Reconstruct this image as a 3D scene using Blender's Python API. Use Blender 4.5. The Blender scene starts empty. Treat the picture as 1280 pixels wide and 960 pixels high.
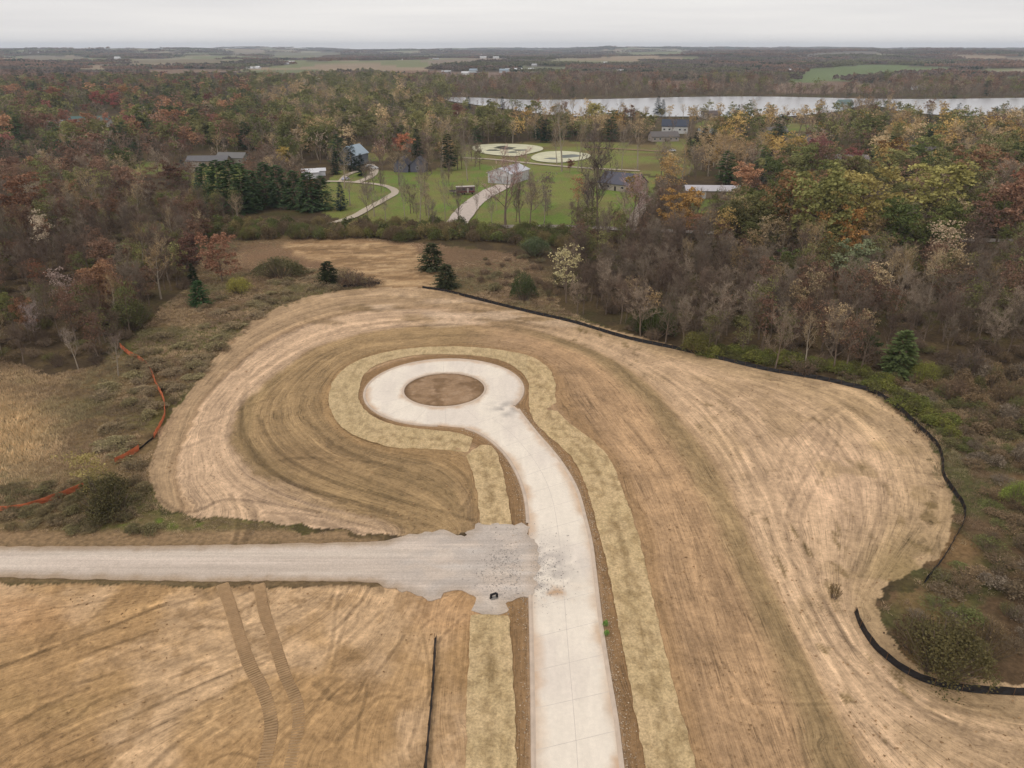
import bpy, bmesh, math, random
import numpy as np
from mathutils import Vector, Matrix
from mathutils.geometry import delaunay_2d_cdt

R = math.radians
scene = bpy.context.scene
COL = scene.collection
random.seed(7)
rng = np.random.default_rng(7)

# ------------------------------------------------------------------ camera
CAM_H = 62.0
F = 935.0                                  # focal length in pixels of the 1280 px wide photograph
PITCH = math.atan(421.0 / F)
cam_d = bpy.data.cameras.new('camera')
cam = bpy.data.objects.new('camera', cam_d)
COL.objects.link(cam)
cam.location = (0, 0, CAM_H)
cam.rotation_euler = (math.pi / 2 - PITCH, 0, 0)
cam_d.sensor_width = 36.0
cam_d.lens = F / 1280 * 36.0
cam_d.clip_start = 0.5
cam_d.clip_end = 40000
scene.camera = cam

# ------------------------------------------------------------------ world: overcast sky
SUN_EL, SUN_AZ = R(42), R(215)
w = bpy.data.worlds.new('World')
scene.world = w
w.use_nodes = True
nt = w.node_tree
for n in list(nt.nodes):
    nt.nodes.remove(n)
def N(t, typ, **kw):
    n = t.nodes.new(typ)
    for k, v in kw.items():
        setattr(n, k, v)
    return n
wo = N(nt, 'ShaderNodeOutputWorld')
bg = N(nt, 'ShaderNodeBackground')
bg.inputs['Strength'].default_value = 0.10
sky = N(nt, 'ShaderNodeTexSky', sky_type='NISHITA', sun_disc=False)
sky.sun_elevation = SUN_EL
sky.sun_rotation = SUN_AZ
sky.altitude = 300
tc = N(nt, 'ShaderNodeTexCoord')
mp = N(nt, 'ShaderNodeMapping')
mp.inputs['Scale'].default_value = (1.3, 1.3, 22.0)       # cloud base seen at a grazing angle
nz = N(nt, 'ShaderNodeTexNoise')
nz.inputs['Scale'].default_value = 1.6
nz.inputs['Detail'].default_value = 5
rmp = N(nt, 'ShaderNodeValToRGB')
rmp.color_ramp.elements[0].position = 0.32
rmp.color_ramp.elements[0].color = (7.2, 7.0, 7.0, 1)
rmp.color_ramp.elements[1].position = 0.68
rmp.color_ramp.elements[1].color = (8.6, 8.3, 8.05, 1)
sep = N(nt, 'ShaderNodeSeparateXYZ')
mr = N(nt, 'ShaderNodeMapRange')           # overcast sky: brighter towards the zenith
mr.inputs['From Min'].default_value = 0.0
mr.inputs['From Max'].default_value = 1.0
mr.inputs['To Min'].default_value = 1.0
mr.inputs['To Max'].default_value = 1.15
mulc = N(nt, 'ShaderNodeVectorMath', operation='SCALE')
mix = N(nt, 'ShaderNodeMix', data_type='RGBA')
mix.inputs['Factor'].default_value = 0.94
L = nt.links.new
L(tc.outputs['Generated'], mp.inputs['Vector'])
L(mp.outputs['Vector'], nz.inputs['Vector'])
L(nz.outputs['Fac'], rmp.inputs['Fac'])
L(tc.outputs['Generated'], sep.inputs[0])
L(sep.outputs['Z'], mr.inputs['Value'])
L(rmp.outputs['Color'], mulc.inputs[0])
L(mr.outputs['Result'], mulc.inputs['Scale'])
L(sky.outputs['Color'], mix.inputs['A'])
L(mulc.outputs['Vector'], mix.inputs['B'])
L(mix.outputs['Result'], bg.inputs['Color'])
L(bg.outputs['Background'], wo.inputs['Surface'])

# ------------------------------------------------------------------ sun behind the cloud
sd = bpy.data.lights.new('sun', 'SUN')
sd.energy = 0.9
sd.angle = R(14)
sd.color = (1.0, 0.94, 0.86)
so = bpy.data.objects.new('sun', sd)
COL.objects.link(so)
dv = Vector((math.sin(SUN_AZ) * math.cos(SUN_EL), math.cos(SUN_AZ) * math.cos(SUN_EL), math.sin(SUN_EL)))
so.rotation_euler = dv.to_track_quat('Z', 'Y').to_euler()
so.location = (0, 0, 200)

scene.view_settings.view_transform = 'Standard'
scene.view_settings.look = 'None'
scene.view_settings.exposure = 0.12
scene.view_settings.gamma = 1
scene.view_settings.use_curve_mapping = False
scene.render.engine = 'CYCLES'
scene.cycles.use_denoising = True
scene.cycles.max_bounces = 4
scene.cycles.diffuse_bounces = 2
scene.cycles.transparent_max_bounces = 12
scene.cycles.volume_bounces = 0

# ------------------------------------------------------------------ photograph geometry -> ground
CP, SP = math.cos(PITCH), math.sin(PITCH)
def G(px, py, z=0.0):
    xc, yc = (px - 640) / F, (480 - py) / F
    dy, dz = CP + yc * SP, -SP + yc * CP
    t = (z - CAM_H) / dz
    return Vector((t * xc, t * dy, z))
def GP(pts):
    return np.array([[G(a, b).x, G(a, b).y] for a, b in pts])
def PIX(x, y, z=0.0):
    dz = z - CAM_H
    dep = y * CP - dz * SP
    up = y * SP + dz * CP
    dep = np.maximum(dep, 1e-3)
    return 640 + F * x / dep, 480 - F * up / dep, dep
def scale_at(px, py):
    p = G(px, py)
    return F / (p.y * CP + CAM_H * SP)
def lin(c):
    c = np.asarray(c, float) / 255.0
    return np.where(c <= 0.04045, c / 12.92, ((c + 0.055) / 1.055) ** 2.4)
def alb(c, k=0.80):
    return lin(c) * k

# ------------------------------------------------------------------ numpy noise
def _h(ix, iy, s):
    n = (ix.astype(np.int64) * 374761393 + iy.astype(np.int64) * 668265263 + s * 1442695041) & 0xffffffff
    n = ((n ^ (n >> 13)) * 1274126177) & 0xffffffff
    return ((n ^ (n >> 16)) & 0xffffff) / float(0xffffff)
def vnoise(x, y, s=0):
    ix, iy = np.floor(x), np.floor(y)
    fx, fy = x - ix, y - iy
    fx, fy = fx * fx * (3 - 2 * fx), fy * fy * (3 - 2 * fy)
    a, b = _h(ix, iy, s), _h(ix + 1, iy, s)
    c, d = _h(ix, iy + 1, s), _h(ix + 1, iy + 1, s)
    return (a * (1 - fx) + b * fx) * (1 - fy) + (c * (1 - fx) + d * fx) * fy
def fbm(x, y, o=4, s=0):
    r, a, t = 0, 0.5, 0
    for k in range(o):
        r = r + a * vnoise(x * 2 ** k + 17.3 * k, y * 2 ** k - 9.1 * k, s + k)
        t += a
        a *= 0.5
    return r / t
def sst(a, b, x):
    t = np.clip((x - a) / (b - a), 0, 1)
    return t * t * (3 - 2 * t)
def inpoly(x, y, P):
    r = np.zeros(x.shape, bool)
    n = len(P)
    mnx, mny = P.min(0); mxx, mxy = P.max(0)
    m = (x >= mnx) & (x <= mxx) & (y >= mny) & (y <= mxy)
    xs, ys = x[m], y[m]
    c = np.zeros(xs.shape, bool)
    for i in range(n):
        x0, y0 = P[i]; x1, y1 = P[(i + 1) % n]
        if y0 == y1:
            continue
        k = ((y0 > ys) != (y1 > ys)) & (xs < (x1 - x0) * (ys - y0) / (y1 - y0) + x0)
        c ^= k
    r[m] = c
    return r
def dist_line(x, y, P, closed=False):
    d = np.full(x.shape, 1e9)
    n = len(P)
    for i in range(n if closed else n - 1):
        ax, ay = P[i]; bx, by = P[(i + 1) % n]
        vx, vy = bx - ax, by - ay
        l2 = vx * vx + vy * vy + 1e-9
        t = np.clip(((x - ax) * vx + (y - ay) * vy) / l2, 0, 1)
        d = np.minimum(d, (x - ax - t * vx) ** 2 + (y - ay - t * vy) ** 2)
    return np.sqrt(d)
def smooth(P, n=8, closed=False):
    P = np.asarray(P, float)
    m = len(P)
    out = []
    rngi = range(m) if closed else range(m - 1)
    for i in rngi:
        if closed:
            p0, p1, p2, p3 = P[i - 1], P[i], P[(i + 1) % m], P[(i + 2) % m]
        else:
            p0, p1, p2, p3 = P[max(i - 1, 0)], P[i], P[i + 1], P[min(i + 2, m - 1)]
        for k in range(n):
            t = k / n
            out.append(0.5 * (2 * p1 + (p2 - p0) * t + (2 * p0 - 5 * p1 + 4 * p2 - p3) * t * t + (3 * p1 - p0 - 3 * p2 + p3) * t ** 3))
    if not closed:
        out.append(P[-1])
    return np.array(out)
def resample(P, step):
    P = np.asarray(P, float)
    d = np.r_[0, np.cumsum(np.hypot(*np.diff(P, axis=0).T))]
    n = max(2, int(d[-1] / step) + 1)
    s = np.linspace(0, d[-1], n)
    return np.c_[np.interp(s, d, P[:, 0]), np.interp(s, d, P[:, 1])]
def extend(P, ymin):
    a, b = P[0], P[1]
    d = (a - b) / np.linalg.norm(a - b)
    k = (ymin - a[1]) / d[1]
    return np.vstack([a + d * k, P])

# ------------------------------------------------------------------ object helpers
def tag(o, label=None, cat=None, group=None, kind=None):
    if label: o['label'] = label
    if cat: o['category'] = cat
    if group: o['group'] = group
    if kind: o['kind'] = kind
    return o
def empty(name, loc, rz=0, **kw):
    o = bpy.data.objects.new(name, None)
    o.empty_display_size = 0.5
    o.location = loc
    o.rotation_euler = (0, 0, rz)
    COL.objects.link(o)
    return tag(o, **kw)
def mesh_obj(name, me, parent=None, loc=None, **kw):
    o = bpy.data.objects.new(name, me)
    COL.objects.link(o)
    if parent: o.parent = parent
    if loc is not None: o.location = loc
    return tag(o, **kw)
class MB:
    """collects faces for one mesh"""
    def __init__(s): s.v, s.f, s.m = [], [], []
    def add(s, vs, fs, mi=0):
        b = len(s.v)
        s.v.extend([tuple(v) for v in vs])
        s.f.extend([tuple(i + b for i in f) for f in fs])
        s.m.extend([mi] * len(fs))
    def box(s, c, d, mi=0, rz=0, taper=1.0):
        x, y, z = d[0] / 2, d[1] / 2, d[2] / 2
        vs = []
        for sz, k in ((-1, 1.0), (1, taper)):
            for a, b in ((-1, -1), (1, -1), (1, 1), (-1, 1)):
                vx, vy = a * x * k, b * y * k
                cx, sx = math.cos(rz), math.sin(rz)
                vs.append((c[0] + vx * cx - vy * sx, c[1] + vx * sx + vy * cx, c[2] + sz * z))
        s.add(vs, [(0, 3, 2, 1), (4, 5, 6, 7), (0, 1, 5, 4), (1, 2, 6, 5), (2, 3, 7, 6), (3, 0, 4, 7)], mi)
    def tube(s, p0, p1, r0, r1, n=4, mi=0, cap=False):
        p0, p1 = Vector(p0), Vector(p1)
        d = (p1 - p0)
        if d.length < 1e-6: return
        q = d.to_track_quat('Z', 'Y')
        vs = []
        for p, r in ((p0, r0), (p1, r1)):
            for k in range(n):
                a = 2 * math.pi * k / n
                vs.append(p + q @ Vector((r * math.cos(a), r * math.sin(a), 0)))
        fs = [(k, (k + 1) % n, n + (k + 1) % n, n + k) for k in range(n)]
        if cap: fs += [tuple(range(n - 1, -1, -1)), tuple(range(n, 2 * n))]
        s.add(vs, fs, mi)
    def mesh(s, name, mats, smooth_=False):
        me = bpy.data.meshes.new(name)
        me.from_pydata(s.v, [], s.f)
        for m in (mats if isinstance(mats, (list, tuple)) else [mats]):
            me.materials.append(m)
        if len(set(s.m)) > 1:
            me.polygons.foreach_set('material_index', s.m)
        if smooth_:
            me.polygons.foreach_set('use_smooth', [True] * len(s.f))
        me.update()
        return me
    def build(s, name, mats, parent=None, smooth_=False, **kw):
        return mesh_obj(name, s.mesh(name, mats, smooth_), parent, **kw)

# ------------------------------------------------------------------ materials
def newmat(name):
    m = bpy.data.materials.new(name)
    m.use_nodes = True
    t = m.node_tree
    for n in list(t.nodes): t.nodes.remove(n)
    out = N(t, 'ShaderNodeOutputMaterial')
    b = N(t, 'ShaderNodeBsdfPrincipled')
    b.inputs['Roughness'].default_value = 0.95
    b.inputs['Specular IOR Level'].default_value = 0.12
    t.links.new(b.outputs[0], out.inputs['Surface'])
    return m, t, b
def mmath(t, op, a, b=None, c=None, clamp=False):
    n = N(t, 'ShaderNodeMath', operation=op, use_clamp=clamp)
    for i, v in enumerate((a, b, c)):
        if v is None: continue
        if isinstance(v, (int, float)): n.inputs[i].default_value = v
        else: t.links.new(v, n.inputs[i])
    return n.outputs[0]
def mnoise(t, vec, sc, det=4, rough=0.55):
    n = N(t, 'ShaderNodeTexNoise')
    n.inputs['Scale'].default_value = sc
    n.inputs['Detail'].default_value = det
    n.inputs['Roughness'].default_value = rough
    if vec is not None: t.links.new(vec, n.inputs['Vector'])
    return n.outputs['Fac']
def mscale(t, col, fac):
    n = N(t, 'ShaderNodeVectorMath', operation='SCALE')
    t.links.new(col, n.inputs[0])
    if isinstance(fac, (int, float)): n.inputs['Scale'].default_value = fac
    else: t.links.new(fac, n.inputs['Scale'])
    return n.outputs[0]
def mremap(t, v, a, b, c, d):
    n = N(t, 'ShaderNodeMapRange')
    t.links.new(v, n.inputs[0])
    for i, k in enumerate((a, b, c, d)): n.inputs[i + 1].default_value = k
    return n.outputs[0]
def mbump(t, h, strength, dist, b):
    n = N(t, 'ShaderNodeBump')
    n.inputs['Strength'].default_value = strength
    n.inputs['Distance'].default_value = dist
    t.links.new(h, n.inputs['Height'])
    t.links.new(n.outputs[0], b.inputs['Normal'])
def plain(name, rgb, rough=0.8, var=0.12, sc=1.2, metal=0.0, spec=0.2):
    """one colour with weathering noise"""
    m, t, b = newmat(name)
    co = N(t, 'ShaderNodeTexCoord').outputs['Object']
    n = mnoise(t, co, sc, 5)
    k = mremap(t, n, 0.25, 0.75, 1 - var, 1 + var)
    c = N(t, 'ShaderNodeRGB'); c.outputs[0].default_value = (*alb(rgb), 1)
    t.links.new(mscale(t, c.outputs[0], k), b.inputs['Base Color'])
    b.inputs['Roughness'].default_value = rough
    b.inputs['Metallic'].default_value = metal
    b.inputs['Specular IOR Level'].default_value = spec
    return m

# ground: painted albedo (soil types) + soil streaks along the machine's path + clods
def ground_mat():
    m, t, b = newmat('ground')
    col = N(t, 'ShaderNodeAttribute', attribute_name='Col').outputs['Color']
    soil = N(t, 'ShaderNodeAttribute', attribute_name='soil').outputs['Fac']
    flow = N(t, 'ShaderNodeAttribute', attribute_name='flow').outputs['Fac']
    geo = N(t, 'ShaderNodeTexCoord').outputs['Object']
    sp = N(t, 'ShaderNodeSeparateXYZ'); t.links.new(geo, sp.inputs[0])
    def sv(fs, xs):
        c = N(t, 'ShaderNodeCombineXYZ')
        t.links.new(mmath(t, 'MULTIPLY', flow, fs), c.inputs[0])
        t.links.new(mmath(t, 'MULTIPLY', sp.outputs[0], xs), c.inputs[1])
        t.links.new(mmath(t, 'MULTIPLY', sp.outputs[1], xs), c.inputs[2])
        return c.outputs[0]
    s1 = mnoise(t, sv(1.6, 0.05), 1.0, 5, 0.65)
    s2 = mnoise(t, sv(5.0, 0.16), 1.0, 3, 0.6)
    s3 = mnoise(t, sv(13.0, 0.45), 1.0, 3, 0.6)
    g3 = mnoise(t, geo, 3.0, 5, 0.8)
    st = mmath(t, 'ADD', mmath(t, 'MULTIPLY', s1, 0.6), mmath(t, 'MULTIPLY', s2, 0.4))
    stc = mremap(t, st, 0.32, 0.68, -0.17, 0.16)
    # soil: thin dark scratches where the streak noise dips
    scr = mremap(t, s2, 0.30, 0.42, -0.16, 0.0)
    grit = mmath(t, 'ADD', mremap(t, g3, 0.34, 0.46, -0.30, 0.0), mremap(t, g3, 0.58, 0.70, 0.0, 0.22))
    stc = mmath(t, 'ADD', stc, mmath(t, 'ADD', mremap(t, s3, 0.3, 0.7, -0.11, 0.11), grit))
    stc = mmath(t, 'MULTIPLY', mmath(t, 'ADD', stc, scr), soil)
    # thin scratch lines that run with the grading
    def ridge(fs, xs, w_, mk):
        n_ = mnoise(t, sv(fs, xs), 1.0, 2, 0.5)
        d_ = mmath(t, 'ABSOLUTE', mmath(t, 'SUBTRACT', n_, 0.5))
        return mmath(t, 'MULTIPLY', mremap(t, d_, w_ * 0.4, w_, 1.0, 0.0), mremap(t, mnoise(t, geo, mk, 3), 0.42, 0.58, 0.0, 1.0))
    dk_ = ridge(1.1, 0.035, 0.022, 0.09)
    lt_ = ridge(1.9, 0.05, 0.03, 0.12)
    d2_ = ridge(3.1, 0.12, 0.03, 0.2)
    lines = mmath(t, 'ADD', mmath(t, 'MULTIPLY', dk_, -0.26), mmath(t, 'ADD', mmath(t, 'MULTIPLY', lt_, 0.15), mmath(t, 'MULTIPLY', d2_, -0.16)))
    stc = mmath(t, 'ADD', stc, mmath(t, 'MULTIPLY', lines, soil))
    f1 = mnoise(t, geo, 1.4, 6, 0.7)
    f2 = mnoise(t, geo, 0.13, 3, 0.6)
    amp = mremap(t, soil, 0, 1, 0.55, 0.27)
    fine = mmath(t, 'MULTIPLY', mremap(t, f1, 0.25, 0.75, -1, 1), amp)
    lo = mremap(t, f2, 0.3, 0.7, -0.07, 0.07)
    k = mmath(t, 'ADD', mmath(t, 'ADD', mmath(t, 'ADD', stc, fine), lo), 1.0)
    k = mmath(t, 'MAXIMUM', k, 0.25)
    t.links.new(mscale(t, col, k), b.inputs['Base Color'])
    hh = mmath(t, 'ADD', mmath(t, 'MULTIPLY', st, soil), mmath(t, 'MULTIPLY', f1, 0.7))
    mbump(t, hh, 0.55, 0.35, b)
    return m
M_GROUND = ground_mat()

def sheet_mat(name, sc=2.0, amp=0.12, bump=0.3, rough=0.95, streak=None, dist=0.1):
    sa = 0.045 if name == 'concrete' else 0.13
    m, t, b = newmat(name)
    col = N(t, 'ShaderNodeAttribute', attribute_name='Col').outputs['Color']
    geo = N(t, 'ShaderNodeTexCoord').outputs['Object']
    v = geo
    f1 = mnoise(t, v, sc, 6, 0.7)
    fine = mremap(t, f1, 0.25, 0.75, 1 - amp, 1 + amp)
    k = fine
    if streak:
        mpn = N(t, 'ShaderNodeMapping'); t.links.new(geo, mpn.inputs['Vector'])
        mpn.inputs['Scale'].default_value = streak
        f3 = mnoise(t, mpn.outputs[0], 1.0, 5, 0.65)
        k = mmath(t, 'MULTIPLY', fine, mremap(t, f3, 0.3, 0.7, 1 - sa, 1 + sa))
        f1 = mmath(t, 'ADD', f1, f3)
    t.links.new(mscale(t, col, k), b.inputs['Base Color'])
    b.inputs['Roughness'].default_value = rough
    mbump(t, f1, bump, dist, b)
    return m
M_CONC = sheet_mat('concrete', 1.8, 0.08, 0.08, 0.85, (0.9, 0.12, 1.0))
M_GRAVEL = sheet_mat('gravel', 5.0, 0.24, 0.5, 0.95, (0.04, 1.5, 1.0), 0.08)
M_STRAW = sheet_mat('straw', 3.6, 0.46, 0.9, 1.0, (1.6, 0.35, 1.0), 0.12)
M_SOIL = sheet_mat('soil', 1.5, 0.22, 0.6, 1.0, None, 0.2)

# ------------------------------------------------------------------ outlines, traced on the ground
CC = G(555.5, 487.0)
R_IN = 103 / 2 / scale_at(555.5, 487)
R_OUT = 197 / 2 / scale_at(555.5, 487)
left_e = smooth(extend(GP([(667, 958), (666, 880), (664.5, 800), (663, 745), (661.5, 690), (660, 655), (657, 625), (650, 601), (640, 581), (630, 567), (615, 552.5), (597, 541), (580, 535.3)]), 6), 6)
right_e = smooth(extend(GP([(777, 958), (770, 900), (760, 840), (751, 780), (744, 720), (739, 680), (732, 650), (724, 620), (715, 600), (702, 579), (687, 560), (672, 543), (656, 523), (648, 512)]), 6), 6)
def circ(r, a0, a1, n):
    return np.array([[CC.x + r * math.cos(a), CC.y + r * math.sin(a)] for a in np.linspace(a0, a1, n)])
aL = math.atan2(left_e[-1][1] - CC.y, left_e[-1][0] - CC.x)
aR = math.atan2(right_e[-1][1] - CC.y, right_e[-1][0] - CC.x)
if aL > 0: aL -= 2 * math.pi
arc = circ(R_OUT, aL - 0.28, aR - 2 * math.pi + 0.05, 90)
CONC = np.vstack([left_e, arc, right_e[::-1]])
ISLE = circ(R_IN, 0, 2 * math.pi, 61)[:-1]

SITE = smooth(GP([(-160, 742), (-160, 735), (0, 729), (250, 733), (455, 733), (520, 740), (600, 700), (592, 668), (540, 668), (470, 668), (420, 662), (350, 655), (280, 648), (235, 643), (205, 634), (192, 618), (186, 590), (193, 558), (212, 522), (245, 478), (290, 422), (330, 392), (380, 372), (430, 363), (478, 360), (530, 361), (600, 374), (680, 392), (760, 411), (840, 432), (930, 456), (1010, 471), (1075, 485), (1115, 510), (1150, 543), (1172, 572), (1190, 615), (1194, 650), (1180, 683), (1160, 705), (1120, 722), (1098, 745), (1110, 790), (1135, 820), (1175, 842), (1230, 850), (1300, 852), (1500, 850)]), 5)
SITE = np.vstack([SITE, [[120, 30], [120, -60], [-120, -60], [-120, SITE[0][1]]]])
UPPER = smooth(GP([(360, 306), (395, 300), (450, 300), (510, 308), (535, 322), (545, 345), (552, 364), (500, 364), (470, 360), (455, 345), (420, 332), (380, 322)]), 5, True)

# flow field of the graded soil ------------------------------------------------
GX0, GX1, GY0, GY1 = -110, 130, 30, 290
def solve(guides, it=2500):
    nx, ny = GX1 - GX0 + 1, GY1 - GY0 + 1
    val = np.zeros((ny, nx)); fix = np.zeros((ny, nx), bool)
    pts, vs = [], []
    for v, P in guides:
        Q = resample(P, 0.6)
        for x, y in Q:
            i, j = int(round(y - GY0)), int(round(x - GX0))
            if 0 <= i < ny and 0 <= j < nx:
                val[i, j] = v; fix[i, j] = True
        Q = resample(P, 6)
        pts.append(Q); vs += [v] * len(Q)
    pts = np.vstack(pts); vs = np.array(vs, float)
    Y, X = np.mgrid[GY0:GY1 + 1, GX0:GX1 + 1].astype(float)
    num = np.zeros_like(X); den = np.zeros_like(X)
    for (px_, py_), v in zip(pts, vs):
        wgt = 1 / ((X - px_) ** 2 + (Y - py_) ** 2 + 1) ** 1.5
        num += wgt * v; den += wgt
    f = np.where(fix, val, num / den)
    for _ in range(it):
        g = np.pad(f, 1, mode='edge')
        f = np.where(fix, val, 0.25 * (g[:-2, 1:-1] + g[2:, 1:-1] + g[1:-1, :-2] + g[1:-1, 2:]))
    return f
def S_(pts): return smooth(GP(pts), 6)
road_line = np.vstack([left_e, arc, right_e[::-1]])
g1 = [(0, road_line),
      (7, S_([(870, 960), (845, 870), (819, 762), (810, 720), (775, 600), (727, 540), (695, 500), (694, 480), (683, 458), (655, 443), (600, 435), (560, 433), (480, 441), (430, 462), (412, 490), (418, 522), (440, 543), (495, 561), (560, 565), (590, 585), (599, 655)])),
      (20, S_([(1040, 960), (1000, 850), (940, 720), (915, 660), (875, 590), (815, 505), (765, 455), (700, 425), (640, 412), (555, 408), (470, 415), (390, 440), (320, 490), (293, 535), (305, 572), (340, 600), (420, 630), (500, 650), (560, 668)])),
      (12, S_([(555, 426), (450, 436), (395, 472), (378, 510), (400, 540), (440, 566), (520, 592), (570, 625), (588, 665)])),
      (27, S_([(555, 398), (430, 408), (330, 455), (270, 520), (262, 580), (295, 622), (400, 652), (470, 670)])),
      (35, S_([(1280, 955), (1150, 895), (1060, 810), (1010, 710), (975, 610), (925, 530), (850, 475), (750, 430), (640, 400), (555, 388), (440, 393), (335, 432), (262, 495), (232, 560), (226, 605), (245, 640)])),
      (48, S_([(1280, 890), (1150, 850), (1085, 770), (1120, 715), (1160, 660), (1165, 605), (1135, 545), (1080, 498), (1000, 475), (880, 450), (760, 418), (650, 390), (560, 372), (480, 364), (400, 372), (300, 415), (240, 480), (205, 540), (189, 600), (203, 634)]))]
FLOW1 = solve(g1)
g2 = [(0, S_([(-60, 775), (120, 745), (250, 733)])), (12, S_([(-60, 855), (0, 835), (110, 798), (260, 750), (310, 733)])),
      (24, S_([(-60, 925), (0, 900), (150, 845), (300, 785), (400, 735)])), (36, S_([(40, 960), (250, 870), (400, 805), (470, 735)])),
      (46, S_([(200, 960), (330, 890), (460, 800), (505, 735)])), (56, S_([(400, 960), (470, 850), (525, 740)])),
      (62, S_([(528, 960), (545, 742)])), (68, S_([(583, 960), (587, 745)]))]
FLOW2 = solve(g2)
def samp(f, x, y):
    u = np.clip(x - GX0, 0, f.shape[1] - 1.001); v = np.clip(y - GY0, 0, f.shape[0] - 1.001)
    i, j = np.floor(v).astype(int), np.floor(u).astype(int)
    a, b = v - i, u - j
    return (f[i, j] * (1 - b) + f[i, j + 1] * b) * (1 - a) + (f[i + 1, j] * (1 - b) + f[i + 1, j + 1] * b) * a

# zones of the land beyond the lot, as polygons on the ground ---------------------
MEADOW = GP([(-80, 700), (-80, 455), (0, 448), (60, 468), (120, 458), (165, 425), (200, 385), (235, 360), (262, 300), (262, 282), (330, 286), (480, 300), (640, 316), (690, 340), (700, 385), (760, 411), (600, 374), (480, 360), (400, 367), (300, 420), (225, 500), (188, 590), (205, 640), (420, 668), (480, 680), (0, 690), (-260, 700), (-400, 600)])
SCRUB_R = GP([(1040, 470), (1120, 475), (1200, 465), (1400, 470), (1400, 880), (1280, 860), (1150, 840), (1095, 760), (1190, 660), (1150, 545), (1090, 490)])
LAWN = GP([(395, 262), (405, 228), (425, 213), (475, 214), (540, 212), (600, 202), (740, 204), (765, 215), (820, 222), (815, 245), (795, 262), (790, 284), (560, 292), (430, 276)])
PONDLAND = GP([(570, 210), (574, 182), (700, 176), (800, 180), (870, 183), (878, 205), (850, 222), (760, 214), (600, 206)])
POND1 = smooth(GP([(590, 186), (600, 181.5), (640, 180.5), (672, 183), (678, 188), (655, 194), (640, 196), (605, 192.5)]), 6, True)
POND2 = smooth(GP([(664, 197), (678, 191), (705, 189.5), (735, 193), (733, 199), (700, 204), (672, 202)]), 6, True)
LAKE = smooth(GP([(552, 122), (600, 122.5), (660, 125), (760, 124), (860, 121.5), (960, 121), (1080, 123.5), (1180, 124), (1290, 122.5), (1420, 123), (1420, 146), (1290, 145), (1200, 145), (1130, 140), (1085, 131), (1050, 139), (980, 146), (900, 146), (800, 146), (700, 145), (650, 139), (600, 132), (565, 127)]), 5, True)
CLEARINGS = [smooth(GP([(a - rx, b), (a - rx * .6, b - ry), (a + rx * .6, b - ry), (a + rx, b), (a + rx * .5, b + ry), (a - rx * .5, b + ry)]), 4, True) for a, b, rx, ry in
    [(100, 166, 42, 9), (262, 218, 44, 14), (850, 184, 30, 10), (1145, 206, 36, 12), (1000, 192, 26, 8), (1060, 216, 36, 8), (890, 158, 20, 6), (1180, 160, 60, 5), (1000, 160, 30, 5), (45, 182, 36, 7), (180, 210, 26, 8), (740, 152, 22, 4), (950, 182, 20, 7), (890, 258, 34, 9), (470, 196, 16, 5), (160, 318, 24, 12), (190, 285, 16, 8)]]
DRIVES = []   # (centreline, width, colour)
def drive(pts, wid, c=(200, 185, 165)): DRIVES.append((smooth(GP(pts), 6), wid, c))
drive([(398, 285), (440, 272), (462, 260), (482, 249), (494, 240), (478, 232), (440, 228), (405, 227)], 3.6)
drive([(447, 228), (462, 222), (468, 214), (463, 206)], 4.5)
drive([(426, 227), (434, 219), (448, 214)], 3.0)
drive([(566, 290), (572, 278), (590, 256), (612, 241), (632, 232)], 9.0, (205, 190, 178))
drive([(578, 197.5), (620, 200), (668, 205), (725, 210), (800, 214)], 4.0, (190, 175, 155))
drive([(340, 283), (440, 283), (560, 284.5), (700, 284), (800, 288), (900, 292), (1010, 296), (1180, 300), (1320, 303)], 5.5, (150, 140, 130))
drive([(788, 284), (800, 262), (806, 250), (803, 240)], 4.5, (185, 170, 158))
drive([(730, 184), (800, 188), (838, 190)], 5, (150, 125, 95))
FIELDS = [  # far open fields (pixel outline, colour)
    ([(1000, 90), (1090, 84), (1150, 86.5), (1205, 88), (1190, 91), (1140, 93), (1090, 97), (1050, 103), (985, 103)], (112, 125, 82)),
    ([(985, 103), (1060, 102), (1130, 108), (1120, 115), (980, 117), (955, 112)], (130, 108, 92)),
    ([(800, 102), (860, 101), (905, 105), (900, 111), (830, 110)], (140, 112, 95)),
    ([(1190, 98), (1290, 96), (1290, 103), (1210, 104)], (120, 122, 85)),
    ([(300, 91), (350, 88.5), (400, 90), (405, 96), (320, 97)], (120, 124, 88)),
    ([(90, 88), (130, 86.5), (150, 90), (120, 93), (85, 92)], (85, 108, 78)),
    ([(0, 76), (40, 73), (110, 74), (100, 79), (20, 81)], (135, 125, 108)),
    ([(100, 66), (150, 65), (150, 68.5), (100, 70)], (130, 128, 100)),
    ([(150, 78), (260, 76), (310, 78), (300, 82), (170, 83)], (132, 120, 95)),
    ([(160, 88), (230, 87), (300, 90), (300, 94), (180, 95)], (135, 112, 92)),
    ([(480, 91), (560, 90), (575, 95), (500, 98)], (140, 112, 95)),
    ([(530, 93), (640, 92), (640, 102), (550, 101)], (132, 110, 96)),
    ([(520, 80), (620, 77), (640, 80), (540, 84)], (140, 125, 110)),
    ([(330, 70), (420, 68), (430, 72), (340, 73)], (125, 122, 100)),
    ([(290, 70), (330, 68), (330, 71), (290, 73)], (138, 126, 112)),
    ([(640, 85), (720, 86), (715, 92), (640, 92)], (120, 122, 95)),
    ([(1000, 74), (1100, 72), (1100, 75), (1000, 77)], (128, 118, 108)),
]
FIELDW = [(GP(p), c) for p, c in FIELDS]

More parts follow.
